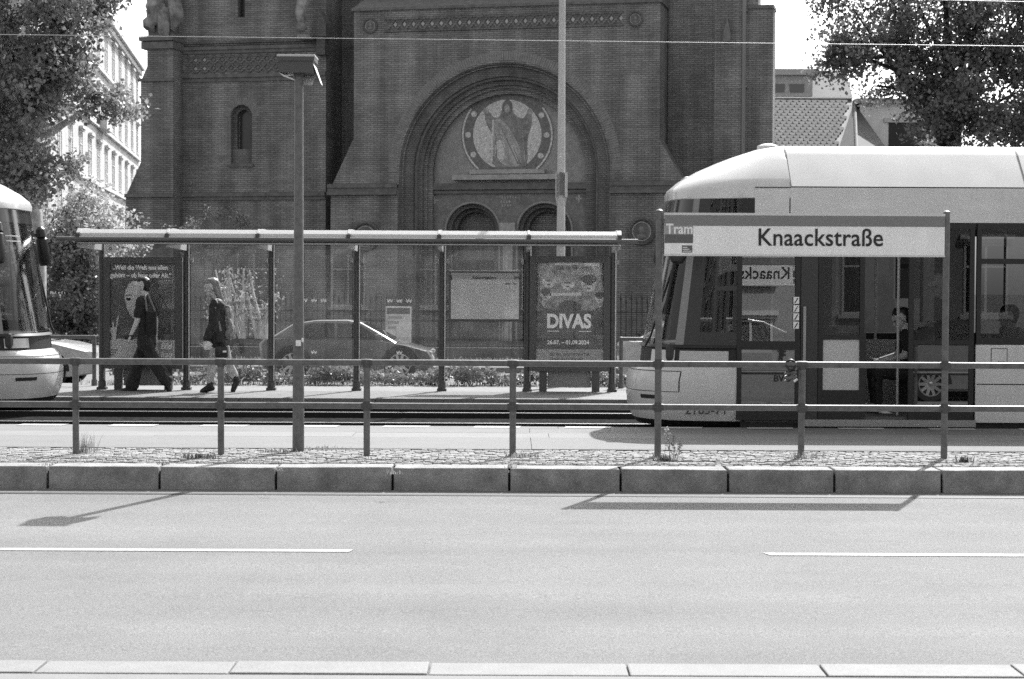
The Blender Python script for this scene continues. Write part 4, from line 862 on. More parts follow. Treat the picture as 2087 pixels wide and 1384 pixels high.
# ================================================================== CARS
CARGL = glass('car_glass', .10, 1.6)
TYRE = mat('tyre', .015, .8); RIM = mat('alloy_rim', .45, .3, .8); LAMPG = mat('lamp_glass', .5, .1, spec=.8)
def car(label, x, y, z, paint, facing=1, group='parked cars', Hc=1.42, Lc=4.35):
    """small saloon; local +x is the front"""
    t = thing('parked_car', label, 'car', (x, y, z), 0 if facing > 0 else PI, group)
    k = Hc/1.42; HW = .87
    belt = [(-2.15, .62), (-2.17, .85), (-2.05, .97), (-1.2, 1.0), (.75, .95), (1.5, .84), (2.05, .70), (2.16, .55), (2.15, .30), (1.75, .22), (-1.8, .22), (-2.12, .34)]
    def sect(mb, prof, hw0, hw1, zlo, zhi):
        n = len(prof); hw = [hw0+(hw1-hw0)*max(0, min(1, (q[1]-zlo)/(zhi-zlo))) for q in prof]
        rows = []
        for f_, ins in ((-1, 0), (-.93, -.03), (.93, -.03), (1, 0)):
            s_ = 1.0 if abs(f_) < 1 else .965
            rows.append([(q[0]*s_ if abs(f_) == 1 else q[0], f_*h, (q[1]-.6)*s_+.6) for q, h in zip(prof, hw)])
        vs = [v for r_ in rows for v in r_]; fs = [tuple(range(n)), tuple(3*n+i for i in range(n))[::-1]]
        for a in range(3):
            for i in range(n): fs.append((a*n+i, a*n+(i+1) % n, (a+1)*n+(i+1) % n, (a+1)*n+i))
        mb.add([(v[0]*Lc/4.35, v[1], v[2]*k) for v in vs], fs)
    mb = MB(); sect(mb, belt, HW, HW, 0, 1); obj('body', mb, paint, t, True, local=True)
    top = [(-1.95, .96), (-1.35, 1.33), (-.8, 1.41), (.0, 1.42), (.35, 1.36), (1.25, .90), (.6, .92), (-1.2, .97)]
    mb = MB(); sect(mb, top, HW-.06, HW-.24, .95, 1.4); obj('cabin', mb, paint, t, True, local=True)
    def pane(name, pts, off):
        mb = MB(); 
        for s_ in (-1, 1):
            vs = []
            for a, b in pts:
                h = (HW-.06)+(-.18)*max(0, min(1, (b-.95)/.45)); vs.append((a*Lc/4.35, s_*(h+off), b*k))
            mb.add(vs, [tuple(range(len(vs)))])
        return obj(name, mb, CARGL, t, local=True)
    pane('side_window', [(-1.25, 1.02), (-.32, 1.01), (-.32, 1.345), (-.85, 1.345), (-1.2, 1.26)], .006); pane('side_window', [(-.24, 1.01), (.82, 1.0), (.36, 1.28), (.12, 1.345), (-.24, 1.345)], .006)
    for nm, (xa, za, xb, zb) in (('windscreen', (.38, 1.352, 1.2, .935)), ('rear_window', (-1.42, 1.30, -1.88, 1.01))):
        sgn = 1 if xa > 0 else -1; mb = MB(); ha, hb = HW-.30, HW-.16
        mb.quad((xa*Lc/4.35+.006*sgn, -ha, za*k+.005), (xa*Lc/4.35+.006*sgn, ha, za*k+.005), (xb*Lc/4.35+.006*sgn, hb, zb*k+.005), (xb*Lc/4.35+.006*sgn, -hb, zb*k+.005)); obj(nm, mb, CARGL, t, local=True)
    for sx in (-1.33, 1.33):
        for sy in (-1, 1):
            cx_, cy_ = sx*Lc/4.35, sy*(HW-.075); mb = MB(); R = .315
            ring = [(R*.66, -.10), (R*.96, -.10), (R, -.07), (R, .07), (R*.96, .10), (R*.66, .10)]; n = 24
            vs = [(cx_+r*math.cos(2*PI*i/n), cy_+w*sy, .315+r*math.sin(2*PI*i/n)) for r, w in ring for i in range(n)]
            fs = [(j*n+i, j*n+(i+1) % n, (j+1)*n+(i+1) % n, (j+1)*n+i) for j in range(5) for i in range(n)]; mb.add(vs, fs); wh = obj('wheel', mb, TYRE, t, True, local=True)
            mb = MB(); yo = cy_+sy*.088
            for q in range(10):
                a = 2*PI*q/10; d = .03; c_, s_ = math.cos(a), math.sin(a)
                mb.add([(cx_+.03*c_-d*s_, yo, .315+.03*s_+d*c_), (cx_+.03*c_+d*s_, yo, .315+.03*s_-d*c_), (cx_+.205*c_+d*.8*s_, yo+sy*.012, .315+.205*s_-d*.8*c_), (cx_+.205*c_-d*.8*s_, yo+sy*.012, .315+.205*s_+d*.8*c_)], [(0, 1, 2, 3)])
            mb.tube([(cx_+.205*math.cos(a), yo, .315+.205*math.sin(a)) for a in np.linspace(0, 2*PI, 25)], .016, 6); mb.sphere((cx_, yo, .315), (.045, .015, .045)); obj('rim', mb, RIM, wh, local=True)
            mb = MB(); mb.prism(arc((cx_, .315), R*.70, 0, 2*PI-.3, 20), 1, sy*(HW+.002), sy*(HW-.02)); obj('wheel_well', mb, BLACK, wh, local=True)
            mb = MB(); o_ = arc((cx_, .315), R+.055, 0, PI, 16); i_ = arc((cx_, .315), R+.0, 0, PI, 16)
            for q in range(16): mb.prism([o_[q], o_[q+1], i_[q+1], i_[q]], 1, sy*(HW+.004), sy*(HW-.02))
            obj('wheel_arch', mb, BLACK, t, local=True)
    for sy in (-1, 1):
        mb = MB(); mb.box(2.02*Lc/4.35, 2.13*Lc/4.35, sy*.5, sy*.80, .60*k, .70*k, 0, .03); obj('headlight', mb, LAMPG, t, local=True)
        mb = MB(); mb.box(-2.17*Lc/4.35, -2.05*Lc/4.35, sy*.5, sy*.82, .74*k, .88*k, 0, .03); obj('tail_light', mb, mat('tail_lens', .06, .2), t, local=True)
        mb = MB(); mb.box(.72*Lc/4.35, .90*Lc/4.35, sy*(HW-.02), sy*(HW+.16), .98*k, 1.10*k, 0, .04); obj('wing_mirror', mb, paint, t, True, local=True)
        for xh in (-.42, .55):
            mb = MB(); mb.box(xh, xh+.17, sy*(HW+.001), sy*(HW+.025), .80*k, .825*k); obj('door_handle', mb, paint, t, local=True)
    return t
CW = mat('white_car_paint', .46, .25, coat=.6); CB = mat('dark_car_paint', .09, .25, coat=.8); CG = mat('grey_car_paint', .15, .25, coat=.8)
yc_ = 33.4
car('white saloon parked behind the left end of the shelter', P(216, 700, yc_).x-2.15, yc_, 0.0, CW, 1, Hc=1.34)
car('dark coupe seen through the middle shelter panes', P(886, 700, 37.0).x-1.68, 37.0, 0.0, CB, 1, Hc=1.17, Lc=3.4)
car('white car just right of the poster case behind the tram', P(1262, 700, yc_).x+2.15, yc_, 0.0, CW, 1, Hc=1.30)
car('grey car with alloy wheels passing on the road beside the tram', 8.53, 10.0, zroad(10.0), CG, 1, group='cars on the road')
# ================================================================== TRAMS (local x runs from the nose tip backwards, near side is -y)
TY = mat('tram_yellow_enamel', .60, .34, coat=.4, var=.07, scale=1.4, streak=(3.0, 3.0, .35, .05)); TYD = mat('tram_grey_band', .05, .5, spec=.3); TRIMB = mat('tram_black_trim', .024, .5, spec=.3)
TGL = glass('tram_side_glass', .28, .6); TGA = glass('tram_door_glass', .30, 2.3); TGB = glass('tram_lower_door_glass', .10, 3.2); TGW = glass('tram_windscreen', .60, .9, rough=.10)
INT = mat('tram_interior', .07, .6); INTD = mat('tram_dark_interior', .035, .6); FLOOR = mat('tram_floor', .10, .8); POLE = mat('grab_pole', .40, .3)
SEATM = mat('seat_fabric', .06, .9); LAMPW = mat('lamp_lens', .55, .12, spec=.9)
HWT = 1.15
LV = [(.20, .12, 1.00, 1.25), (.27, .07, 1.09, 1.25), (.40, .02, 1.13, 1.25), (.55, .0, 1.145, 1.25), (.72, .0, 1.15, 1.25), (.84, .04, 1.15, 1.25), (.91, .12, 1.15, 1.25),
      (.925, .17, 1.13, 1.25), (1.10, .19, 1.13, 1.25), (1.115, .16, 1.15, 1.25), (1.15, .20, 1.15, 1.25), (1.60, .28, 1.148, 1.25), (2.2, .385, 1.143, 1.25), (2.66, .46, 1.14, 1.25), (2.84, .49, 1.138, 1.25),
      (2.85, .46, 1.15, 1.35), (2.92, .455, 1.155, 1.4), (2.98, .48, 1.15, 1.5), (3.08, .60, 1.055, 1.6), (3.20, .81, .93, 1.7), (3.30, 1.04, .82, 1.78), (3.37, 1.22, .74, 1.8), (3.455, 1.48, .625, 1.8), (3.485, 1.68, .585, 1.8)]
NTH = 40
def nose_pt(z, th, off=0.0):
    """a point on the nose at height z, th from -90 (near side) to 90 degrees (far side)"""
    for i in range(len(LV)-1):
        if LV[i][0] <= z <= LV[i+1][0]: break
    a, b = LV[i], LV[i+1]; f = (z-a[0])/(b[0]-a[0]) if b[0] > a[0] else 0
    xt, hw, xe = (a[j]+(b[j]-a[j])*f for j in (1, 2, 3))
    t = math.radians(th); e = 2/2.7; s_ = math.copysign(abs(math.sin(t))**e, t); c_ = max(0, math.cos(t))**e
    x = xt + (xe-xt)*(1-c_); y = s_*hw
    n = Vector((-math.cos(t)*hw, math.sin(t)*(xe-xt), 0)).normalized()
    return Vector((x, y, z))+n*off
def patch(mb, th0, th1, z0, z1, off, nt_=10, nz=6, mi=0):
    ps = [[nose_pt(z0+(z1-z0)*j/nz, th0+(th1-th0)*i/nt_, off) for i in range(nt_+1)] for j in range(nz+1)]
    vs = [p for r_ in ps for p in r_]; w = nt_+1
    mb.add(vs, [(j*w+i, j*w+i+1, (j+1)*w+i+1, (j+1)*w+i) for j in range(nz) for i in range(nt_)], mi)
def tram(label, ox, yc, facing, length=8.6, full=True):
    t = thing('tram', label, 'tram', (ox, yc, 0.0), 0 if facing < 0 else PI, 'trams at the stop')
    A = lambda name, mb, m, smooth=False, parent=None, **k: obj(name, mb, m, parent or t, smooth, local=True, **k)
    ths = [-90+180*i/NTH for i in range(NTH+1)]
    # lower nose shell: white skirt and bumper, dark lamp band; the glass band above stays open
    def shell(z0, z1, mi_name):
        zs_ = [l[0] for l in LV if z0 <= l[0] <= z1]; mb = MB(); rows = [[nose_pt(z, a) for a in ths] for z in zs_]; w = NTH+1
        if z0 > 2.8:
            rows = [[Vector((1.80, r_[0].y, r_[0].z))]+r_+[Vector((1.80, r_[-1].y, r_[-1].z))] for r_ in rows]; w += 2
        mb.add([p for r_ in rows for p in r_], [(j*w+i, j*w+i+1, (j+1)*w+i+1, (j+1)*w+i) for j in range(len(zs_)-1) for i in range(w-1)]); return mb
    A('nose', shell(.27, .925, ''), TY, True); A('nose_skirt', shell(.20, .27, ''), TRIMB, True); A('lamp_band', shell(.925, 1.15, ''), TRIMB, True); A('roof_front', shell(2.84, 3.485, ''), TY, True)
    ws = MB(); patch(ws, -51, 51, 1.15, 2.84, 0.0, 24, 10); A('windscreen', ws, TGW, True)
    for s_ in (-1, 1):
        mb = MB(); patch(mb, s_*51, s_*58, 1.15, 2.84, 0.004, 4, 8); A('corner_pillar', mb, mat('pillar_grey', .24, .5), True); mb = MB(); patch(mb, s_*58, s_*69, 1.15, 2.84, 0.003, 4, 8); A('pillar_cover', mb, TYD, True)
        mb = MB(); patch(mb, s_*69, s_*90, 1.30, 2.84, 0.0, 6, 8); A('cab_window', mb, TGL, True)
        mb = MB(); patch(mb, s_*69, s_*90, 1.15, 1.30, 0.003, 6, 2); patch(mb, s_*77, s_*78.5, 1.3, 2.84, .006, 1, 6); patch(mb, s_*78.5, s_*90, 1.78, 1.83, .006, 4, 1); A('cab_window_frame', mb, TYD, True)
        mb = MB(); patch(mb, s_*26, s_*52, .955, 1.085, .012, 8, 3); A('lamp_cluster', mb, LAMPW, True)
        mb = MB(); patch(mb, s_*56, s_*86, .97, 1.08, .010, 10, 3); A('side_lamp', mb, mat('lamp_grey', .48, .2), True)
        # mirror on its arm
        q = nose_pt(2.62, s_*58, .02); q2 = nose_pt(2.50, s_*55, .22); mb = MB(); mb.tube([q, q2], .018, 6); arm = A('mirror_arm', mb, TRIMB, True)
        p0 = nose_pt(2.66, s_*54, .24); p1 = nose_pt(2.1, s_*57, .30); mb = MB(); pts = [p0.lerp(p1, f_) for f_ in (0, .06, .25, .27, .32, .9, 1)]; mb.tube(pts, [.03, .07, .085, .055, .085, .10, .07], 10); A('mirror', mb, DARK, True)
        mb = MB(); patch(mb, s_*30, s_*50, .515, .560, .008, 5, 1); A('reflector', mb, TRIMB, True)
    # seams of the bumper hatch, wiper, tow flap, end mark
    for z0, z1, a0, a1 in ((.838, .846, -62, 62), (.600, .607, -62, 62)):
        mb = MB(); patch(mb, a0, a1, z0, z1, .004, 20, 1); A('hatch_seam', mb, TRIMB)
    for s_ in (-1, 1):
        mb = MB(); patch(mb, s_*62, s_*62.7, .605, .84, .004, 1, 4); A('hatch_seam', mb, TRIMB)
    mb = MB(); pts = [nose_pt(1.12+.9*f_, -20-18*f_, .03) for f_ in np.linspace(0, 1, 8)]; mb.tube(pts, .014, 6); w_ = A('wiper', mb, TRIMB)
    mb = MB(); pts = [nose_pt(1.5+1.1*f_, -37-4*f_, .025) for f_ in np.linspace(0, 1, 8)]; mb.tube(pts, .02, 6); A('wiper_blade', mb, TRIMB, parent=w_)
    mb = MB(); patch(mb, -57, 57, 2.66, 2.84, .004, 22, 2); A('destination_band', mb, mat('tram_dark_film', .03, .15), True)
    # route display slots on the glass
    mb = MB()
    for z in (2.40, 2.47): patch(mb, -34, -12, z, z+.014, .003, 10, 1); patch(mb, 12, 34, z, z+.014, .003, 10, 1)
    A('glass_print', mb, mat('glass_print', .4, .6))
    # inside of the cab
    mb = MB(); mb.box(.40, 1.0, -.95, .95, .95, 1.16, 0, .05); A('dashboard', mb, INTD)
    mb = MB(); mb.box(.75, 1.15, -.25, .25, .55, 1.0, 0, .04); mb.box(1.05, 1.17, -.25, .25, 1.0, 1.65, 0, .05); A('driver_seat', mb, SEATM)
    mb = MB(); mb.box(1.40, 1.44, -.2, 1.05, .34, 2.55); A('cab_partition', mb, INTD)
    L = length
    # straight sides, roof, floor
    mb = MB(); pr = [(-1.14, 2.985), (-1.155, 2.93), (-1.15, 2.93)]
    rh_ = [(1.15, 2.98), (.74, 3.37), (.705, 3.40), (.67, 3.428), (.635, 3.452), (.61, 3.468), (.585, 3.478), (.555, 3.485)]; roof = [(-a, b) for a, b in rh_]+rh_[::-1]
    seam = 1.90
    # lift the front of the roof into the straight part: blend piece
    mb.prism([(y, z) for y, z in roof]+[(1.12, 2.968), (-1.12, 2.968)], 0, 1.80, L); A('roof', mb, TY, True)
    mb = MB(); mb.box(1.25, L, -1.13, 1.13, 2.58, 2.62); A('ceiling', mb, INT)
    mb = MB(); mb.box(1.3, L, -1.10, 1.10, .26, .33); mb.box(.5, 1.3, -.75, .75, .26, .33); A('floor', mb, FLOOR)
    mb = MB(); mb.box(1.25, L, -1.08, 1.08, .12, .26); A('underframe', mb, TRIMB)
    for xs in (1.792, 4.50):
        mb = MB(); mb.add([(xs, y*1.003, z+.002) for y, z in roof]+[(xs+.018, y*1.003, z+.002) for y, z in roof], [(i, i+1, i+len(roof)+1, i+len(roof)) for i in range(len(roof)-1)]); A('roof_seam', mb, TRIMB)
    mb = MB(); mb.box(1.80, L, -1.148, -1.10, 2.9665, 2.9765); mb.box(1.39, 1.80, -1.160, -1.152, 2.962, 2.971); A('gutter_line', mb, TRIMB)
    q = MB(); q.lathe([(.13, 0), (.125, .05), (.05, .075)], (1.66, -.2, 3.465), 14); A('antenna_dome', q, TY, True)
    q = MB(); q.box(.70, .95, .2, .7, 3.02, 3.17, 0, .03); A('roof_box', q, TY)
    for s_ in (-1, 1):
        yo, yi = s_*1.15, s_*1.10
        near = s_ < 0
        # upper side panel with a seam
        mb = MB(); mb.box(1.39, 1.79-.004, yo, yi, 2.57, 2.966); A('side_panel', mb, TY); mb = MB(); mb.box(1.79+.010, L, yo, yi, 2.57, 2.966); A('side_panel', mb, TY)
        mb = MB(); mb.box(1.25, 1.388, yo*.997, yi, 2.57, 2.84); A('side_glass', mb, TRIMB)
        if near:
            # closed leaf A, pillar, leaf B, door gap, leaf C; white body from 3.94
            def leaf(x0, x1, gt, lowm, tilt=0.0, pane_z=(1.20, 2.50), low=(.42, 1.10), out=.012):
                fr = MB(); y0, y1 = yo-out, yo+.035; b = .055
                fr.box(x0, x0+b, y0, y1, .29, 2.56); fr.box(x1-b, x1, y0, y1, .29, 2.56); fr.box(x0+b, x1-b, y0, y1, 2.50, 2.56); fr.box(x0+b, x1-b, y0, y1, .29, low[0]); fr.box(x0+b, x1-b, y0, y1, low[1], pane_z[0])
                d = A('door_leaf', fr, TRIMB); g1 = MB(); yg = yo+.004; dyt = tilt*(pane_z[1]-pane_z[0])
                g1.quad((x0+b, yg, pane_z[0]), (x1-b, yg, pane_z[0]), (x1-b, yg+dyt, pane_z[1]), (x0+b, yg+dyt, pane_z[1])); A('pane', g1, gt, parent=d)
                g2 = MB(); g2.quad((x0+b, yg, low[0]), (x1-b, yg, low[0]), (x1-b, yg, low[1]), (x0+b, yg, low[1])); A('lower_pane', g2, lowm, parent=d); return d
            LOWP = TGB; LOWL = mat('pale_sheet', .5, .3)
            da = leaf(1.195, 1.92, TGA, LOWP, .034)
            mb = MB(); mb.box(1.93, 2.125, yo-.004, yi, .29, 2.56); A('door_pillar', mb, TYD)
            mb = MB(); mb.box(1.955, 1.985, yo-.03, yo-.005, .35, 1.6); A('rubber_edge', mb, mat('pale_edge', .3, .5))
            db = leaf(2.13, 2.66, TGL, LOWL, .0, (1.27, 2.50), (.64, 1.22)); dc_ = leaf(3.17, 3.92, TGL, LOWP, .0, (1.22, 2.5), (.42, 1.17))
            # stickers, emblem, lettering
            for k in range(4):
                z0 = 1.71-.095*k; mb = MB(); mb.box(1.84, 1.905, yo-.018, yo-.0135, z0-.08, z0); st = A('sticker', mb, WHITE, parent=da); mb = MB(); mb.prism([(1.85, z0-.07), (1.86, z0-.075), (1.895, z0-.015), (1.885, z0-.01)], 1, yo-.021, yo-.0185)
                mb2 = MB()
                A('sticker', mb, INK, parent=da)
            bear = [(0, 0), (.03, .0), (.035, .04), (.05, .06), (.06, .03), (.085, .03), (.08, .075), (.095, .11), (.13, .10), (.135, .12), (.10, .14), (.10, .155), (.135, .165), (.13, .18), (.10, .178), (.095, .20), (.10, .215), (.075, .225), (.05, .215), (.04, .19), (.02, .18), (.0, .185), (.0, .17), (.03, .16), (.03, .12), (.015, .08), (.02, .05)]
            mb = MB(); mb.prism([(1.66+a*.75, .955+b*.75) for a, b in bear], 1, yo-.0165, yo-.0125); A('bear_emblem', mb, INK, parent=da)
            mb = MB(); mb.box(1.60, 1.86, yo-.0, yo+.003, .93, 1.10); A('emblem_field', mb, mat('pale_film', .22, .4), parent=da)
            text('lettering', 'BVG', .105, INK, 1.62, yo-.004, .735, da, local=True, bold=.003)
            text('fleet_number', '2163-71', .150, mat('number_grey', .05, .5), .60, yo-.006, .355, t, local=True, bold=.002, xs=1.0)
            for k in range(3):
                mb = MB(); mb.box(2.30, 2.30+(.17, .19, .12)[k], yo-.002, yo+.0, 2.26-.032*k, 2.275-.032*k); A('door_print', mb, WHITE, parent=db)
            # body side behind the doors
            mb = MB(); mb.box(3.945, L, yo, yi, .27, 1.17, 0, .004); bs = A('body_side', mb, TY)
            mb = MB(); mb.box(3.96, L, yo-.002, yo+.01, .708, .720); A('panel_seam', mb, TRIMB, parent=bs)
            mb = MB(); mb.box(4.12, 4.31, yo-.003, yo+.01, .93, 1.13); A('service_flap', mb, TYD, parent=bs); mb = MB(); mb.box(4.128, 4.302, yo-.006, yo, .938, 1.122, 0, .003); A('service_flap', mb, TY, parent=bs)
            text('flap_print', 'BVG', .045, INK, 4.20, yo-.008, .95, bs, local=True)
            mb = MB(); mb.box(1.25, 1.30, yo-.0, yi, .27, .93)
            text('roof_print', 'BVG', .0, INK, 0, 0, 0, t) if False else None
            mb = MB()
            for k, w__ in enumerate((.02, .02, .05, .02, .03)): mb.box(2.70+.035*k+.02*(k > 1), 2.70+.035*k+.02*(k > 1)+w__*.6, yo+.06, yo+.0635, 3.10, 3.18)
            # side window strip
            xw = [3.95, 5.35, 6.9, L]
            for k in range(3):
                fr = MB(); x0, x1 = xw[k], xw[k+1]; fr.box(x0, x0+.05, yo-.003, yi, 1.17, 2.57); fr.box(x1-.05, x1, yo-.003, yi, 1.17, 2.57); fr.box(x0+.05, x1-.05, yo-.003, yi, 1.17, 1.25); fr.box(x0+.05, x1-.05, yo-.003, yi, 2.50, 2.57); fr.box(x0+.05, x1-.05, yo-.003, yi, 2.10, 2.16)
                wf = A('window', fr, TRIMB); g = MB(); g.quad((x0+.05, yo+.004, 1.25), (x1-.05, yo+.004, 1.25), (x1-.05, yo+.004, 2.5), (x0+.05, yo+.004, 2.5)); A('pane', g, TGL, parent=wf)
            mb = MB(); mb.box(1.92, 3.95, yo-.02, yi+.05, .22, .30); A('door_sill', mb, mat('sill_aluminium', .30, .4, .6))
        else:
            mb = MB(); mb.box(1.25, L, yo, yi, .27, 1.17); A('body_side', mb, TY)
            xw = [1.26, 2.6, 4.05, 5.5, 6.95, L]
            for k in range(5):
                fr = MB(); x0, x1 = xw[k], xw[k+1]; fr.box(x0, x0+.07, yo, yi, 1.17, 2.57); fr.box(x1-.07, x1, yo, yi, 1.17, 2.57); fr.box(x0+.07, x1-.07, yo, yi, 1.17, 1.25); fr.box(x0+.07, x1-.07, yo, yi, 2.48, 2.57)
                wf = A('window', fr, TRIMB); g = MB(); g.quad((x0+.07, yo-.01, 1.25), (x1-.07, yo-.01, 1.25), (x1-.07, yo-.01, 2.48), (x0+.07, yo-.01, 2.48)); A('pane', g, TGL, parent=wf)
    if full:
        for x, y in ((2.72, -.75), (3.12, -.80), (3.05, .2), (4.6, .1), (5.6, -.2)):
            mb = MB(); mb.tube([(x, y, .33), (x, y, 2.58)], .017, 8); A('grab_pole', mb, POLE, True)
        for x, y in ((3.3, .55), (3.3, .1), (4.35, -.65), (5.2, -.65), (4.35, .65), (5.2, .65), (2.2, .7)):
            mb = MB(); mb.box(x, x+.42, y-.2, y+.2, .70, .80, 0, .03); mb.box(x+.38, x+.46, y-.2, y+.2, .80, 1.35, 0, .03); mb.box(x+.1, x+.3, y-.1, y+.1, .33, .70); A('seat', mb, SEATM)
        mb = MB(); mb.box(2.66, 2.70, -1.05, -.35, .33, 1.3); mb.box(3.98, 4.02, -1.05, -.35, .33, 1.3); A('screen', mb, INTD)
        mb = MB(); mb.tube([nose_pt(2.76, -80, -.06), nose_pt(2.74, -66, -.10), nose_pt(2.6, -62, -.1)], .02, 8); A('sunblind_rail', mb, POLE)
    return t
OX1 = P(1277, 790, 22.60).x
tram1 = tram('long yellow grey tram with open doors at the near platform', OX1, 22.60, -1)
tram2 = tram('rounded end of a second tram on the far track', P(119, 770, 26.0).x, 26.0, 1, 5.0, False)
# ================================================================== RAILING ON THE PLATFORM, STATION SIGN, LAMP
RZT, RZL = Z(738.5+2, DR), Z(826.5+2, DR)     # rail centre heights
posts = [X(px, DR, 830) for px in (154, 450, 747.5, 1045, 1341, 1634, 1925)]; st = posts[1]-posts[0]
allp = [posts[0]-2*st, posts[0]-st]+posts+[posts[-1]+st, posts[-1]+2*st]
rl = thing('railing', 'grey tubular steel railing along the kerb of the near platform', 'railing', (posts[3], DR, ZP))
R_ = .030
def rail_run(z):
    for i in range(len(allp)-1):
        mb = MB(); a, b = allp[i]+.034, allp[i+1]-.034
        mb.tube([(a, DR, z), (a+(b-a)*.5, DR, z+random.uniform(-.002, .002)), (b, DR, z)], R_, 14); obj('rail_tube', mb, PIPE, rl, True)
rail_run(RZT); rail_run(RZL)
signposts = (posts[4], posts[6])
for x in allp:
    if any(abs(x-s_) < .01 for s_ in signposts): continue
    dx = random.uniform(-.004, .004)
    mb = MB(); mb.tube([(x+dx, DR, ZP-.05), (x, DR, RZT-.02)], .031, 14); mb.sphere((x, DR, RZT), (.036, .036, .034), 12); p = obj('post', mb, PIPE, rl, True)
    for z in (RZT, RZL): obj('pipe_fitting', MB().tube([(x-.052, DR, z), (x-.03, DR, z), (x+.03, DR, z), (x+.052, DR, z)], [.032, .035, .035, .032], 12).tube([(x, DR, z-.045), (x, DR, z+(.045 if z < RZT else .0))], .035, 12), mat('cast_fitting', .06, .5), p, True)
# station sign on two tall posts that stand in the railing
sg = thing('station_sign', 'wide white tram stop name board Knaackstraße on two posts', 'sign', ((signposts[0]+signposts[1])/2, DR, ZP))
zt0 = Z(431, DR, 1341)
for px_top, x in ((1344, signposts[0]), (1931, signposts[1])):
    zt_ = P(px_top, 431 if px_top < 1500 else 440, DR).z; zt_ = zt0
    mb = MB(); mb.tube([(x, DR, ZP-.05), (x, DR, zt_)], .032, 14); mb.lathe([(.034, 0), (.036, .008), (.02, .02), (.004, .024)], (x, DR, zt_), 12); p = obj('post', mb, PIPE, sg, True)
    for z in (RZT, RZL): obj('pipe_fitting', MB().tube([(x-.052, DR, z), (x-.03, DR, z), (x+.03, DR, z), (x+.052, DR, z)], [.032, .035, .035, .032], 12).tube([(x, DR, z-.045), (x, DR, z+.045)], .035, 12), MATS['cast_fitting'], p, True)
xa, xb = X(1354, DR, 480), X(1924, DR, 480); sz1, sz0 = Z(437.5, DR, 1354)+.0, Z(518.5, DR, 1354)
yf, yb = DR-.028, DR+.028
SB = mat('sign_edge_trim', .60, .4)
obj('board', MB().box(xa, xb, yf, yb, sz0, sz1), SIGNW, sg)
obj('edge_trim', MB().box(xa-.004, xb+.004, yf-.006, yb+.006, sz1-.004, sz1+.018), SB, sg); obj('edge_trim', MB().box(xa-.004, xb+.004, yf-.006, yb+.006, sz0-.014, sz0+.002), SB, sg)
for k, z in enumerate((sz0+.06, sz1-.08)):
    obj('bracket', MB().box(signposts[0]+.028, xa, DR-.015, DR+.015, z, z+.04), PIPE, sg); obj('bracket', MB().box(xb, signposts[1]-.028, DR-.015, DR+.015, z, z+.04), PIPE, sg)
sc_ = FPX/DR; hh = sz1-sz0
for f_ in (-1, 1):
    y0, y1 = (yf-.003, yf-.0005) if f_ < 0 else (yb+.0005, yb+.003)
    xs = lambda u: xa+u if f_ < 0 else xb-u
    band_ = lambda u0, u1, z0, z1, m, nm: obj(nm, MB().box(xs(u0), xs(u1), y0, y1, z0, z1), m, sg)
    band_(0, xb-xa, sz1-.105, sz1-.006, SIGNG if f_ < 0 else SIGNG, 'top_band')
    band_(0, .268, sz1-.185, sz1-.105, SIGNL, 'tram_panel'); band_(0, .268, sz1-.268, sz1-.187, SIGND, 'tram_stripe')
    band_(.165, .262, sz0+.018, sz0+.085, SIGND, 'operator_mark')
    yt = y0-.0015 if f_ < 0 else y1+.0015
    text('lettering', 'Tram', .132, WHITE, xs(.012), yt, sz1-.178, sg, face=f_, bold=.003, xs=.88)
    text('station_name', 'Knaackstraße', .232 if f_ < 0 else .225, INK, xs((1542-1354)/sc_) if f_ < 0 else xs(.30), yt, sz0+.088, sg, face=f_, bold=.0022, xs=.925, space=1.02)
    mb = MB(); 
    for k in range(3): mb.box(xs(.172+.0*k), xs(.255-.02*k), yt-.001, yt+.001, sz0+.028+k*.018, sz0+.034+k*.018)
    obj('operator_print', mb, SIGNW, sg)
# lamp post on the cobbles
lp = G(608, 917, ZP); D = lp.y
lm_ = thing('lamp_post', 'short grey lamp post with square box head on the cobbles', 'lamp', (lp.x, D, ZP))
zc = lambda py: P(606, py+5, D).z; sc_ = FPX/D
mb = MB(); mb.tube([(lp.x, D, ZP-.05), (lp.x, D, zc(590)), (lp.x, D, zc(588)), (lp.x, D, zc(142))], [.058, .052, .049, .043], 18); obj('pole', mb, PIPE, lm_, True)
mb = MB(); mb.box(lp.x-.02, lp.x+.03, D-.058, D-.050, zc(700), zc(688)); mb.box(lp.x+.035, lp.x+.05, D-.05, D-.03, zc(692), zc(684)); obj('sticker', mb, WHITE, lm_)
hx0, hx1 = -.195, .170; hd = .17; cxl = lp.x+.0
mb = MB(); mb.box(cxl+hx0, cxl+hx1, D-hd, D+hd, zc(114.5), zc(110), 0, .006); obj('lid', mb, mat('lamp_lid', .45, .5), lm_)
mb = MB(); mb.box(cxl+hx0+.004, cxl+hx1-.004, D-hd+.004, D+hd-.004, zc(123), zc(115)); mb.box(cxl+hx0+.018, cxl+hx1-.018, D-hd+.018, D+hd-.018, zc(146), zc(123.2)); obj('housing', mb, mat('lamp_housing', .06, .5), lm_)
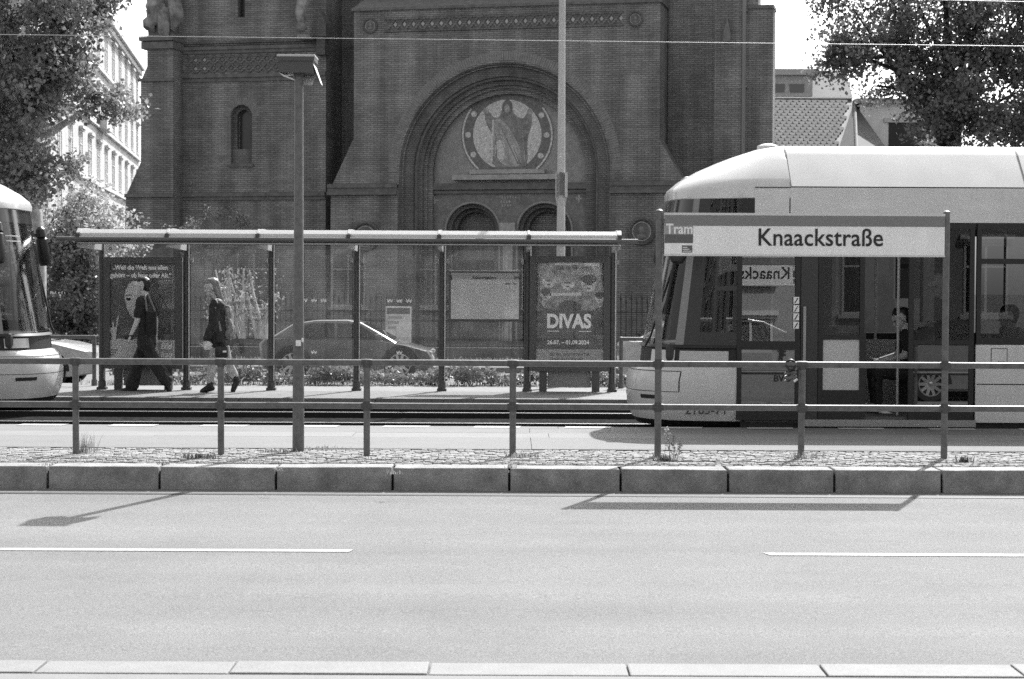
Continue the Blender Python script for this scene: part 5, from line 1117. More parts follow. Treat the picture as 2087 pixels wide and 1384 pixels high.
# white louvre wings that hang below the housing on each side
LW_ = mat('lamp_louvre', .8, .5)
zt_, zb_ = zc(146.5), zc(167)
mb = MB(); 
mb.quad((cxl+hx1-.018, D-hd+.02, zc(128)), (cxl+hx1+.045, D-.02, zc(166)), (cxl+hx1+.045, D+.16, zc(166)), (cxl+hx1-.018, D+hd, zc(128)))
obj('louvre', mb, LW_, lm_)
mb = MB(); mb.quad((cxl+hx0+.02, D-hd+.02, zt_), (cxl+hx0+.17, D+.02, zc(158)), (cxl+hx0+.17, D+.18, zc(158)), (cxl+hx0+.02, D+hd, zt_)); obj('louvre', mb, LW_, lm_)
mb = MB(); mb.quad((cxl-.07, D+hd-.02, zt_), (cxl+hx1-.02, D+hd-.02, zt_), (cxl+hx1-.05, D+hd-.10, zb_), (cxl-.03, D+hd-.10, zb_)); obj('louvre', mb, LW_, lm_)
mb = MB(); mb.box(cxl-.05, cxl+.05, D-.05, D+.05, zc(152), zc(146.2)); obj('collar', mb, MATS['lamp_housing'], lm_)
# chain lock left hanging on the upper rail
p = P(1611, 745, DR-.0); lk = thing('bicycle_lock', 'coiled bicycle lock left hanging on the upper rail', 'lock', (p.x, DR, RZT))
mb = MB(); mb.tube([(p.x+.0+.045*math.cos(a), DR-.02+.02*math.sin(a), RZT+.045*math.sin(a)) for a in np.linspace(0, 2*PI, 20)], .010, 8); obj('shackle_loop', mb, DARK, lk, True)
mb = MB(); pts = []
for a in np.linspace(0, 5.2*PI, 60): pts.append((p.x-.005+.052*math.cos(a), DR-.05+.035*math.sin(a), RZT-.05-.0048*a*1.2+.012*math.cos(a)))
mb.tube(pts, .0125, 8); obj('coil', mb, mat('lock_cable', .05, .2, coat=1), lk, True)
mb = MB(); mb.tube([(p.x+.02, DR-.06, RZT-.155), (p.x+.055, DR-.06, RZT-.13)], .018, 10); obj('barrel', mb, CHROME, lk, True)
# weeds at post feet and in the cobbles
r = random.Random(7)
def spot_tuft(name, label, px, py, n, h, spread, m, w=.004, seed=0):
    q = G(px, py, ZP); rr = random.Random(seed); mb = MB(); tufts(mb, n, lambda r: (q.x+rr.gauss(0, spread), q.y+rr.gauss(0, spread*.5), ZP-.01), h, rr, w)
    o = obj(name, mb, m); o['label'] = label
    if seed == 1: o['category'] = 'grass tuft'
    else: o['kind'] = 'stuff'
    return o
spot_tuft('grass_tuft', 'tall dry grass tuft at the leftmost railing post', 172, 921, 90, .20, .05, LEAFP, .0025, 1)
spot_tuft('grass_tuft', 'low weeds left of the second railing post', 405, 932, 110, .05, .09, LEAFM, .006, 2)
spot_tuft('grass_tuft', 'low weeds at the foot of the middle railing post', 1062, 930, 90, .05, .08, LEAFM, .006, 3)
spot_tuft('grass_tuft', 'weeds at the foot of the left sign post', 1352, 938, 80, .07, .05, LEAFM, .006, 4)
spot_tuft('grass_tuft', 'weeds round the post between the two sign posts', 1640, 933, 80, .07, .09, LEAFM, .006, 5)
spot_tuft('grass_tuft', 'small weed in the cobbles right of the right sign post', 1965, 940, 60, .06, .03, LEAFM, .006, 6)
spot_tuft('grass_tuft', 'grass in the cobbles right of the lamp post foot', 655, 915, 70, .045, .13, LEAFM, .005, 8)
spot_tuft('grass_tuft', 'grass in the cobbles left of the lamp post foot', 560, 920, 70, .045, .09, LEAFM, .005, 9)
for k, (px, py) in enumerate(((97, 947), (330, 945), (565, 958), (805, 964), (1040, 952))):
    spot_tuft('grass_tuft', ('grass in the kerb joint at far left', 'grass in the kerb joint before the second post', 'weed in the kerb joint below the lamp post', 'weed in the kerb joint below the third post', 'weed in the kerb joint below the middle post')[k], px, py, 24, .035, .03, LEAFM, .005, 20+k)
q = G(1372, 935, ZP); tw_ = thing('tall_weed', 'tall thin seeding weed beside the left sign post', 'plant', (q.x, q.y, ZP)); mb = MB(); lv = []
for k in range(3):
    a = Vector((q.x+.03*(k-1), q.y, ZP-.02)); b = a+Vector((.03*(k-1)+.0, .02, (.30, .24, .17)[k])); mb.tube([a, a.lerp(b, .5)+Vector((.01, 0, 0)), b], [.004, .003, .002], 5)
    for f_ in np.linspace(.35, 1, 12): lv.append(tuple(a.lerp(b, f_)))
obj('stem', mb, LEAFP, tw_); v, f = leaves(lv, 4, .028, .012, np.random.default_rng(3)); mb = MB(); mb.add([tuple(a) for a in v], [tuple(int(i) for i in q_) for q_ in f]); obj('seed_heads', mb, LEAFP, tw_)
mb = MB(); rr = random.Random(5); tufts(mb, 900, lambda r: (rr.uniform(-5.6, 5.6), DK1+.02+abs(rr.gauss(0, .35)) % 1.5, ZP-.015), .028, rr, .004); o = obj('cobble_grass', mb, LEAFM); o['kind'] = 'stuff'
# ================================================================== SHELTER
DB = 29.5; DF = 27.80
sh = thing('tram_shelter', 'long glazed tram shelter with curved pale roof and two poster cases', 'shelter', (X(727, DB, 795), DB, ZP2))
pb = [X(px, DB, 640) for px in (208, 380, 553, 727, 901, 1075, 1248)]
zr = Z(491, DF)                                   # front rail
ztop = P(1043, 471, 28.35).z
def roofline(t):                                  # quarter barrel: front lip, crown, back
    pts = [(DF, zr+.03), (DF+.05, zr+.09), (DF+.16, zr+.15), (DF+.35, ztop-.015), (DF+.6, ztop), (DF+1.0, ztop+.0), (DF+1.25, ztop-.04)]
    return pts
pf_ = [X(px, DF, 490) for px in (158, 340, 525, 710, 895, 1078, 1263)]
GR = leaf_mat('shelter_roof_glazing', .72, .45, .3, 1.0, 1.0)
rp = roofline(0)
for i in range(6):
    mb = MB(); a, b = pf_[i]+.012, pf_[i+1]-.012
    for k in range(len(rp)-1):
        (y0, z0), (y1, z1) = rp[k], rp[k+1]; mb.quad((a, y0, z0), (b, y0, z0), (b, y1, z1), (a, y1, z1)); mb.quad((a, y0, z0-.02), (b, y0, z0-.02), (b, y1, z1-.02), (a, y1, z1-.02))
    for x in (a, b):
        for k in range(len(rp)-1): (y0, z0), (y1, z1) = rp[k], rp[k+1]; mb.quad((x, y0, z0), (x, y1, z1), (x, y1, z1-.02), (x, y0, z0-.02))
    mb.quad((a, rp[0][0], rp[0][1]), (b, rp[0][0], rp[0][1]), (b, rp[0][0], rp[0][1]-.02), (a, rp[0][0], rp[0][1]-.02))
    obj('roof_panel', mb, GR, sh)
for i in range(7):
    mb = MB(); x = pf_[i]; w = .03 if i in (0, 6) else .016
    for k in range(len(rp)-1):
        (y0, z0), (y1, z1) = rp[k], rp[k+1]; mb.quad((x-w, y0, z0+.014), (x+w, y0, z0+.014), (x+w, y1, z1+.014), (x-w, y1, z1+.014))
        for s_ in (-w, w): mb.quad((x+s_, y0, z0+.014), (x+s_, y1, z1+.014), (x+s_, y1, z1-.03), (x+s_, y0, z0-.03))
    obj('roof_rib', mb, mat('rib_aluminium', .42, .4), sh)
    mb = MB(); mb.box(x-.03, x+.03, DF-.02, DF+.05, zr+.02, zr+.085); obj('rib_clip', mb, POSTM, sh)
mb = MB(); mb.tube([(X(115, DF, 490), DF, zr), (X(1300, DF, 490), DF, zr)], .036, 10); mb.box(pf_[0], pf_[-1], DF+.03, DF+.07, zr-.075, zr-.030); obj('front_rail', mb, mat('shelter_rail', .12, .4), sh, True)
mb = MB(); mb.box(pf_[0], pf_[-1], DF-.01, DF+.03, zr-.068, zr-.052); obj('rail_trim', mb, mat('rib_aluminium', .42, .4), sh)
for i, x in enumerate(pb):
    xf = pf_[i]
    zp_ = ztop-.17
    mb = MB(); mb.tube([(x, DB, ZP2-.02), (x, DB, zp_)], .052, 12); p = obj('post', mb, POSTM, sh, True)
    mb = MB(); mb.box(x-.075, x+.075, DB-.075, DB+.075, ZP2-.01, ZP2+.04, 0, .01); mb.tube([(x, DB, ZP2+.03), (x, DB, ZP2+.13)], .064, 12); obj('post_foot', mb, POSTM, p)
    mb = MB(); mb.tube([(x+.045, DB-.045, ZP2+.15), (x+.045, DB-.045, zp_)], .012, 6); obj('lit_edge_strip', mb, mat('lit_edge_pale', .42, .3, .5), p)  # added pale strip: the lit right edge of the post put into colour
    for px_, z_ in ((-.085, Z(533, DB)), (.085, Z(533, DB)), (-.085, Z(741, DB)), (.085, Z(741, DB))):
        mb = MB(); mb.box(x+px_-.022, x+px_+.022, DB-.03, DB+.03, z_-.035, z_+.035); obj('glass_clamp', mb, mat('clamp_steel', .30, .4), p)
    mb = MB(); x1 = xf+(x-xf)*.5
    mb.add([(xf-.02, DF+.05, zr-.06), (xf+.02, DF+.05, zr-.06), (x+.02, DB, zp_+.03), (x-.02, DB, zp_+.03), (xf-.02, DF+.05, zr-.12), (xf+.02, DF+.05, zr-.12), (x+.02, DB, zp_-.13), (x-.02, DB, zp_-.13)], [(0, 1, 2, 3), (7, 6, 5, 4), (0, 4, 5, 1), (1, 5, 6, 2), (2, 6, 7, 3), (3, 7, 4, 0)]); obj('roof_arm', mb, mat('arm_aluminium', .36, .4), sh)
SG = glass('shelter_glass', .88, .9, dust=.024)
gz0, gz1 = Z(781, DB), Z(503, DB)
WM = mat('glass_etching', .85, .6)
def wmark(x, z, s_):
    mb = MB(); y0, y1 = DB-.010, DB-.006
    for d in (-.27, .27):
        mb.prism([(x+s_*(d-.24), z+s_*.35), (x+s_*(d-.24), z), (x+s_*(d-.12), z-s_*.28), (x+s_*d, z-s_*.36), (x+s_*(d+.12), z-s_*.28), (x+s_*(d+.24), z), (x+s_*(d+.24), z+s_*.35), (x+s_*(d+.06), z+s_*.05), (x+s_*(d-.06), z+s_*.05)], 1, y0, y1)
    return mb
for i in range(1, 5):
    a, b = pb[i]+.07, pb[i+1]-.07
    mb = MB(); mb.quad((a, DB, gz0), (b, DB, gz0), (b, DB, gz1), (a, DB, gz1)); gp = obj('glass_pane', mb, SG, sh)
    cx_ = (pb[i]+pb[i+1])/2
    if i < 4:
        for k in (-1, 0, 1): obj('glass_mark', wmark(cx_+k*.150+(.0), Z(614, DB), .085), WM, gp)
        obj('glass_mark', wmark(cx_, Z(719.5, DB), .085), WM, gp)
# poster cases
CASE = mat('case_steel', .075, .4)
def case(pxl, pxr, pyt, pyb, glow):
    D = DB+.02; a, b = P(pxl, 640, D).x, P(pxr, 640, D).x; z1, z0 = P(pxl, pyt, D).z, P(pxl, pyb, D).z; y0, y1 = D-.09, D+.09; w = .105
    mb = MB(); mb.box(a, a+w, y0, y1, z0, z1); mb.box(b-w, b, y0, y1, z0, z1); mb.box(a+w, b-w, y0, y1, z0, z0+.12); mb.box(a+w, b-w, y0, y1, z1-.10, z1); mb.box(a+w, b-w, y0+.03, y1, z0+.12, z1-.10)
    c = obj('poster_case', mb, CASE, sh)
    for x in (a+.22, b-.22):
        mb = MB(); mb.box(x-.06, x+.06, D-.05, D+.05, ZP2-.02, z0-.002); obj('case_leg', mb, CASE, c)
    mb = MB(); mb.box(a+.30, b-.30, D+.02, D+.06, ZP2+.06, z0-.004); obj('case_skirt', mb, mat('skirt_sheet', .26, .6), c)
    return c, (a+w+.004, b-w-.004, z0+.124, z1-.104, y0+.03)
def poster(c, fr, m):
    x0, x1, z0, z1, y = fr; pm = obj('poster', MB().box(x0, x1, y-.006, y-.001, z0, z1), m, c); return pm
def cover(c, fr):
    x0, x1, z0, z1, y = fr; obj('front_glass', MB().quad((x0, y-.026, z0), (x1, y-.026, z0), (x1, y-.026, z1), (x0, y-.026, z1)), glass('case_glass', .96, .6), c)
# left: dark poster with a quotation and half a face
c1, fr = case(213, 372, 524, 751, 0); x0, x1, z0, z1, y = fr; yp = y-.0065
pm = poster(c1, fr, mat('poster_dark', .12, .6, var=.35, scale=3))
sx = lambda px: P(px, 640, y).x; sz = lambda py: P(290, py, y).z
PG = mat('poster_print_pale', .62, .6); PW = mat('poster_print_white', .92, .6); PM = mat('poster_print_mid', .34, .6, var=.25, scale=6)
def pflat(name, pts, m, d=0, par=None): 
    mb = MB(); mb.prism([(sx(a), sz(b)) for a, b in pts], 1, yp-.0012*(d+1), yp-.0012*d-.0002); return obj(name, mb, m, par or pm)
text('lettering', '„Weil die Welt uns allen', .100, PW, sx(230), yp-.001, sz(549.5), pm, bold=.004, xs=.87)
text('lettering', 'gehört – ob Jung oder Alt.“', .100, PW, sx(225), yp-.001, sz(565.5), pm, bold=.004, xs=.87)
for k in range(3): pflat('small_print', [(322-4*k*0, 571+2.6*k), (352, 571+2.6*k), (352, 572.4+2.6*k), (322, 572.4+2.6*k)], PM, 0)
face = [(272, 573), (262, 580), (256, 592), (254, 604), (256, 616), (259, 628), (264, 640), (271, 649), (280, 652), (296, 648), (300, 600), (292, 575)]
fo = pflat('portrait', face, PG, 0)
pflat('portrait_shade', [(283, 575), (300, 585), (303, 640), (292, 650), (284, 640), (287, 610)], PM, 1)
pflat('portrait_eye', ell(262.5, 610, 5, 3, n=14), INK, 2); pflat('portrait_brow', [(256, 603), (262, 600), (270, 602), (270, 603.5), (262, 602), (256, 605)], SIGND, 2)
pflat('print_panel', [(218, 694), (245, 691), (300, 690), (345, 694), (360, 692), (360, 733), (218, 733)], PG, 0)
fig = [(229, 668), (229, 656), (232, 656), (233, 668), (237, 664), (238, 650), (241, 642), (243, 643), (241, 654), (238, 672), (236, 690), (236, 704), (229, 704), (228, 686), (225, 676), (223, 688), (221, 688), (222, 674), (225, 668)]
pflat('trophy_print', fig, PG, 1)
text('lettering', 'Bild', .135, PW, sx(327), yp-.004, sz(711), pm, bold=.004, shear=.25, xs=.85); text('lettering', 'der frau', .060, PW, sx(326), yp-.004, sz(691), pm, bold=.001) if False else None
text('lettering', 'frau', .135, PW, sx(327), yp-.004, sz(728), pm, bold=.004, shear=.25, xs=.85)
pflat('print_block', [(322, 697), (353, 695), (353, 731), (324, 731)], mat('poster_print_grey', .36, .6), 1)
for k in range(3): pflat('small_print', [(224, 712+5*k), (240-3*k, 712+5*k), (240-3*k, 714.5+5*k), (224, 714.5+5*k)], SIGNG, 2)
cover(c1, fr)
# right: show poster
c2, fr = case(1079, 1243, 522, 756, 0); x0, x1, z0, z1, y = fr; yp = y-.0065
pm = poster(c2, fr, mat('poster_dark2', .12, .6, var=.35, scale=4)); sz = lambda py: P(1160, py, y).z
pflat('picture', [(1098, 540), (1128, 533), (1220, 532), (1226, 570), (1232, 600), (1228, 625), (1205, 632), (1150, 634), (1110, 628), (1097, 612), (1100, 590)], mat('poster_picture', .30, .6, var=.75, scale=7), 0)
for cx_, cy_, rr in ((1118, 570, 15), (1157, 574, 15), (1200, 577, 16), (1112, 600, 11), (1222, 606, 10)):
    pflat('picture_face', ell(cx_, cy_, rr, rr*1.15, n=22), mat('poster_face', .52, .6, var=.55, scale=14), 1); pflat('picture_hair', ell(cx_, cy_-rr*.5, rr*.95, rr*.62, n=18), SIGND if rr != 15 else PM, 2); pflat('picture_eyes', [(cx_-rr*.5, cy_+rr*.12), (cx_+rr*.5, cy_+rr*.12), (cx_+rr*.45, cy_+rr*.26), (cx_-rr*.45, cy_+rr*.26)], SIGND, 3); pflat('picture_mouth', ell(cx_, cy_+rr*.68, rr*.25, rr*.1, n=8), SIGND, 3)
for a, b, c_, d_ in ((1120, 598, 1185, 602), (1130, 533, 1178, 540), (1190, 532, 1220, 541)): pflat('picture_light', [(a, b), (c_, b-2), (c_, d_), (a, d_+1)], PG, 1)
pflat('picture_dark', [(1135, 626), (1150, 612), (1166, 612), (1185, 620), (1184, 632), (1140, 634)], SIGND, 1)
text('lettering', 'LADIES OF THE WORLD', .066, SIGND, sx(1128), yp-.004, sz(550), pm, xs=.86, bold=.001)
text('lettering', 'DIVAS', .300, PW, sx(1114), yp-.004, sz(667.5), pm, bold=.012, xs=.86)
text('lettering', '26.07. – 01.09.2024', .088, PW, sx(1115.5), yp-.002, sz(701.5), pm, bold=.003, xs=.95)
pflat('print_rule', [(1116, 674.5), (1140, 674.5), (1140, 675.8), (1116, 675.8)], PW, 0); pflat('print_rule', [(1180, 674.5), (1205, 674.5), (1205, 675.8), (1180, 675.8)], PW, 0)
text('lettering', 'IN BERLIN', .040, PM, sx(1145), yp-.002, sz(677.5), pm)
pflat('print_panel', [(1091, 712), (1232, 712), (1232, 750), (1091, 750)], mat('poster_foot', .36, .6), 0)
text('lettering', 'ESTREL SHOWTHEATER', .062, SIGND, sx(1121), yp-.003, sz(725), pm, xs=.95); text('lettering', 'STARS IN CONCERT', .062, SIGND, sx(1121), yp-.003, sz(735), pm, xs=.95)
cover(c2, fr)
# information board in the fifth bay
D = DB-.06; a, b = P(915, 600, D).x, P(1062, 600, D).x; z1, z0 = P(990, 552, D).z, P(990, 655, D).z
ib = obj('information_board', MB().box(a, b, D-.03, D+.03, z0, z1, 0, .01), CASE, sh)
obj('board_sheet', MB().box(a+.032, b-.032, D-.034, D-.0305, z0+.035, z1-.035), mat('board_paper', .5, .6, var=.12, scale=3, speck=.12, sscale=60), ib)
obj('board_header', MB().box(a+.034, b-.034, D-.0365, D-.0345, z1-.135, z1-.037), mat('board_header', .34, .6), ib)
text('lettering', 'Information', .078, INK, P(963, 568.5, D).x, D-.038, P(963, 569, D).z, ib, bold=.001); text('lettering', 'i', .10, INK, P(918.5, 570, D).x, D-.038, P(918, 570, D).z, ib, bold=.006); text('lettering', 'BVG', .055, INK, P(1048, 568, D).x, D-.038, P(1048, 568.5, D).z, ib, bold=.001)
for k, (px, w) in enumerate(((1030, 10), (1046, 7))): obj('print_line', MB().box(P(px, 578, D).x, P(px+w, 578, D).x, D-.0365, D-.0345, P(px, 580, D).z, P(px, 577, D).z), SIGNG, ib)
obj('notice_sheet', MB().box(P(1026, 630, D).x, P(1056, 630, D).x, D-.0375, D-.035, z0+.045, P(1026, 628, D).z), mat('notice_sheet', .62, .6, var=.2, scale=12), ib)
# small stop flag under the roof end
D = DF+.4; p0, p1 = P(214, 499, D), P(235, 516, D); fl = obj('stop_flag', MB().box(p0.x, p1.x, D-.01, D+.01, p1.z, p0.z), WHITE, sh)
obj('flag_mark', MB().box(p0.x+.06, p1.x-.05, D-.014, D-.0105, p1.z+.04, p0.z-.035), SIGNL, fl)
# tall pole behind the shelter with a clamped bracket
D = 31.0; p = P(1142, 700, D); pl = thing('overhead_line_pole', 'tall pale tapered pole rising behind the shelter', 'pole', (p.x, D, ZP2)); zt_ = P(1142, -400, D).z; PALE = mat('pale_pole_paint', .45, .5, var=.08, scale=6)
mb = MB(); mb.tube([(p.x, D, ZP2-.1), (p.x, D, P(1142, 380, D).z), (p.x, D, zt_)], [.082, .066, .040], 16); obj('shaft', mb, PALE, pl, True)
za, zb = P(1142, 352, D).z, P(1142, 402, D).z
for s_ in (-1, 1):
    mb = MB(); mb.box(p.x+s_*.068-.012, p.x+s_*.068+.024*s_+.012*(s_ > 0), D-.10, D+.10, zb, za); mb.prism([(p.x+s_*.060, zb), (p.x+s_*.095, zb), (p.x+s_*.066, zb-.16)], 1, D-.02, D+.02); obj('clamp_plate', mb, PALE, pl)
mb = MB(); mb.box(p.x-.03, p.x+.03, D-.085, D-.06, zb+.03, za-.0); obj('clamp_block', mb, PIPE, pl)
# overhead wires
WIRE = mat('copper_wire', .42, .5, .2)
def wire(label, pa, pb_, y, r): 
    a, b = P(*pa, y), P(*pb_, y); d = b-a; a2, b2 = a-d*.6, b+d*.6; mb = MB(); pts = []
    for i in range(41):
        t = i/40; q = a2.lerp(b2, t); pts.append(q)
    mb.tube(pts, r, 6); return tag(obj('overhead_wire', mb, WIRE), label, 'wire', 'tram overhead wires')
wire('lower thin bright wire crossing the whole view', (0, 70.5), (2087, 94), 22.6, .0042); wire('upper wire that only cuts the top right corner', (1850, -1.5), (2087, 3.5), 24.2, .0042)
# end railings on the far platform
def end_rail(label, x0, x1, y, pz):
    t = thing('barrier_rail', label, 'railing', (x0, y, ZP2)); z = pz
    mb = MB(); mb.tube([(x0, y, z), (x1, y, z)], .032, 10); obj('rail_tube', mb, PIPE, t, True)
    for x in (x0, x1):
        mb = MB(); mb.tube([(x, y, ZP2-.05), (x, y, z+.02)], .034, 10); mb.sphere((x, y, z), .04, 8); mb.tube([(x, y, ZP2+.0), (x, y, ZP2+.10)], .048, 10); obj('post', mb, PIPE, t, True)
    mb = MB(); mb.tube([(x0, y, ZP2+.38), (x1, y, ZP2+.38)], .028, 10); obj('rail_tube', mb, PIPE, t, True)
D = 30.6; end_rail('dark pipe barrier left of the shelter behind the far tram', P(192, 700, D).x, P(-110, 700, D).x, D, P(150, 687, D).z)
end_rail('dark pipe barrier right of the shelter by the tram nose', P(1266, 700, D).x, P(1560, 700, D).x, D, P(1290, 691, D).z)
# ================================================================== PEOPLE
SKIN = mat('skin', .58, .5, var=.06, scale=8); BLK = mat('black_cloth', .026, .85, var=.3, scale=14); BLK2 = mat('black_leather', .015, .4); HAIRD = mat('dark_hair', .015, .45); HAIRL = mat('fair_hair', .22, .35, var=.35, scale=22)
def blobmesh(name, segs, vox, m, smooth_it=4, fold=0.0):
    """tapered rounded limbs melted into one continuous skin"""
    mb = MB()
    for a, r0, b, r1 in segs:
        a, b = Vector(a), Vector(b); d = b-a; L = d.length
        if L < 1e-4: mb.sphere(a, r0 if not isinstance(r0, float) else r0, 14); continue
        n = 7; pts = [a-d.normalized()*r0*math.cos(q) for q in (.35, .9)]; rs = [r0*math.sin(q) for q in (.35, .9)]
        for i in range(n): pts.append(a+d*(i/(n-1))); rs.append(r0+(r1-r0)*i/(n-1))
        pts += [b+d.normalized()*r1*math.cos(q) for q in (.9, .35)]; rs += [r1*math.sin(q) for q in (.9, .35)]
        mb.tube(pts, rs, 12)
    me = bpy.data.meshes.new(name); me.from_pydata([tuple(v) for v in mb.v], [], mb.f)
    bm = bmesh.new(); bm.from_mesh(me); bmesh.ops.recalc_face_normals(bm, faces=bm.faces[:]); bm.to_mesh(me); bm.free()
    o = bpy.data.objects.new(name, me); COL.objects.link(o)
    md = o.modifiers.new('r', 'REMESH'); md.mode = 'VOXEL'; md.voxel_size = vox; md.use_smooth_shade = True
    if smooth_it: ms = o.modifiers.new('s', 'SMOOTH'); ms.iterations = smooth_it; ms.factor = .5
    dg = bpy.context.evaluated_depsgraph_get(); out = bpy.data.meshes.new_from_object(o.evaluated_get(dg)); bpy.data.objects.remove(o); bpy.data.meshes.remove(me)
    if fold:          # creases in cloth
        n_ = len(out.vertices); co = np.empty(n_*3, np.float32); no = np.empty(n_*3, np.float32); out.vertices.foreach_get('co', co); out.vertices.foreach_get('normal', no); co = co.reshape(-1, 3); no = no.reshape(-1, 3)
        d = np.array([noise.noise(Vector((c[0]*13+c[2]*6, c[1]*13, c[2]*7-c[0]*5))) for c in co], np.float32); d = (d-np.abs(d)*.6)*fold
        out.vertices.foreach_set('co', (co+no*d[:, None]).ravel()); out.update()
    out.materials.clear(); out.materials.append(m); out.polygons.foreach_set('use_smooth', [True]*len(out.polygons)); out.name = name; return out
def person(label, D, J, S, base, yaw_flip=-1, group=None, scale=1.0):
    """J: joint -> (px, py, dy) on the plane at depth D; faces left. S: style"""
    t = thing('person', label, 'person', base, group=group)
    off = Vector(base)
    j = {k: P(v[0], v[1], D)+Vector((0, v[2], 0))-off for k, v in J.items()}
    k_ = scale
    H = j['head']; body = []
    hd = Vector(J.get('facedir', (-1, 0, 0))) if False else Vector(S.get('face', (-1, 0, -.05))).normalized(); upv = Vector((0, 0, 1)); upv = (upv-hd*upv.dot(hd)).normalized()
    q = lambda f_, u, s_=0: H+hd*f_*k_+upv*u*k_+hd.cross(upv)*s_*k_
    body += [(q(-.015, .03), .098*k_, q(.01, .03), .092*k_), (q(.03, -.04), .072*k_, q(.055, -.075), .046*k_), (q(.02, -.07), .052*k_, q(.05, -.09), .036*k_), (q(.085, -.005), .012*k_, q(.112, -.032), .015*k_), (q(.075, -.06), .022*k_, q(.092, -.064), .015*k_), (q(.06, .035), .05*k_, q(.07, .03), .045*k_)]
    for s_ in (-1, 1): body += [(q(-.01, 0, s_*.085), .018*k_, q(-.02, -.035, s_*.085), .014*k_)]
    body += [(j['neck'], .056*k_, H+hd*(-.01)*k_-upv*.06*k_, .052*k_)]
    sh_l, sh_r = j['sh_n'], j['sh_f']; mid = (sh_l+sh_r)/2; pel = j['pelvis']
    tor = []
    for s_ in (-.55, 0, .55):
        a = mid+(sh_r-sh_l)*s_*.5; tor += [(a-Vector((0, 0, .03)), .085*k_, pel+(sh_r-sh_l)*s_*.42+Vector((0, 0, .16))*k_, .082*k_), (pel+(sh_r-sh_l)*s_*.42+Vector((0, 0, .16))*k_, .082*k_, pel+(sh_r-sh_l)*s_*.45, .098*k_)]
    body += tor
    for sd in ('n', 'f'):
        s0, e, w = j['sh_'+sd], j['el_'+sd], j['wr_'+sd]
        body += [(s0, .056*k_, e, .042*k_), (e, .042*k_, w, .028*k_)]
        dv = S.get('hand_'+sd, (w-e)); dv = Vector(dv).normalized(); lat = Vector((-.3, 1, .0)); lat = (lat-dv*lat.dot(dv)).normalized(); nor = dv.cross(lat)
        body += [(w, .028*k_, w+dv*.05*k_, .030*k_), (w+dv*.03*k_+lat*.02*k_, .022*k_, w+dv*.085*k_+lat*.022*k_, .019*k_), (w+dv*.03*k_-lat*.02*k_, .022*k_, w+dv*.085*k_-lat*.022*k_, .019*k_)]
        cu = S.get('curl', .5)
        for i, (la, ln) in enumerate(((.032, .062), (.011, .072), (-.011, .068), (-.032, .055))):
            b0 = w+dv*.088*k_+lat*la*k_; b1 = b0+(dv*math.cos(cu)+nor*math.sin(cu)*-1)*ln*.55*k_; b2 = b1+(dv*math.cos(cu*2.2)+nor*math.sin(cu*2.2)*-1)*ln*.45*k_
            body += [(b0, .0095*k_, b1, .009*k_), (b1, .009*k_, b2, .0078*k_)]
        b0 = w+dv*.03*k_+lat*.035*k_; b1 = b0+(dv*.6+lat*.6-nor*.4).normalized()*.04*k_; b2 = b1+(dv*.9+lat*.1-nor*.5).normalized()*.03*k_; body += [(b0, .012*k_, b1, .011*k_), (b1, .011*k_, b2, .009*k_)]
        h, kn, an, toe = j['hip_'+sd], j['kn_'+sd], j['an_'+sd], j['toe_'+sd]
        body += [(h, .085*k_, kn, .056*k_), (kn, .056*k_, kn.lerp(an, .35), .054*k_), (kn.lerp(an, .35), .054*k_, an, .036*k_), (an, .036*k_, toe, .032*k_)]
    o = bpy.data.objects.new('body', blobmesh('body', body, .0075*k_, S.get('skin', SKIN), 3)); COL.objects.link(o); o.parent = t
    def part(name, segs, m, vox=.011, sm=4):
        c = bpy.data.objects.new(name, blobmesh(name, segs, vox*k_, m, sm, S.get('fold', .02) if name in ('top', 'trousers', 'shorts') else (.012 if name == 'hair' else 0))); COL.objects.link(c); c.parent = t; return c
    # top
    top = []
    ht = S.get('hem', .0)
    for s_ in (-.6, 0, .6):
        a = mid+(sh_r-sh_l)*s_*.5; b_ = pel+(sh_r-sh_l)*s_*.45+Vector((0, 0, -ht)); w0 = S.get('bulk', .014); top += [(a-Vector((0, 0, .025)), (.085+w0)*k_, a.lerp(b_, .6), (.086+w0*1.3)*k_), (a.lerp(b_, .6), (.086+w0*1.3)*k_, b_, (.104+w0)*k_)]
    top += [(sh_l, .060*k_, sh_r, .060*k_), (mid, .07*k_, j['neck']-Vector((0, 0, .02)), .062*k_)]
    for sd in ('n', 'f'):
        s0, e, w = j['sh_'+sd], j['el_'+sd], j['wr_'+sd]; fl = S.get('sleeve', .55); w0 = S.get('slv', .018)
        if fl <= 1: top += [(s0, (.058+w0)*k_, s0.lerp(e, fl), (.052+w0)*k_)]
        else: top += [(s0, (.058+w0)*k_, e, (.05+w0)*k_), (e, (.05+w0)*k_, e.lerp(w, fl-1), (.036+w0*.8)*k_)]
    part('top', top, S['top'])
    # trousers or skirt
    tr = [(pel+(sh_r-sh_l)*.24, .105*k_, pel-(sh_r-sh_l)*.24, .105*k_)]
    for sd in ('n', 'f'):
        h, kn, an = j['hip_'+sd], j['kn_'+sd], j['an_'+sd]; fl = S.get('trouser', 2.0); w0 = S.get('flare', .02)
        if fl > 1: tr += [(h, .100*k_, kn, (.066+w0*.6)*k_), (kn, (.066+w0*.6)*k_, kn.lerp(an, fl-1), (.05+w0)*k_)]
        else: tr += [(h, .102*k_, h.lerp(kn, fl), (.082+w0)*k_)]
    part('trousers' if S.get('trouser', 2) > 1 else 'shorts', tr, S['legs'])
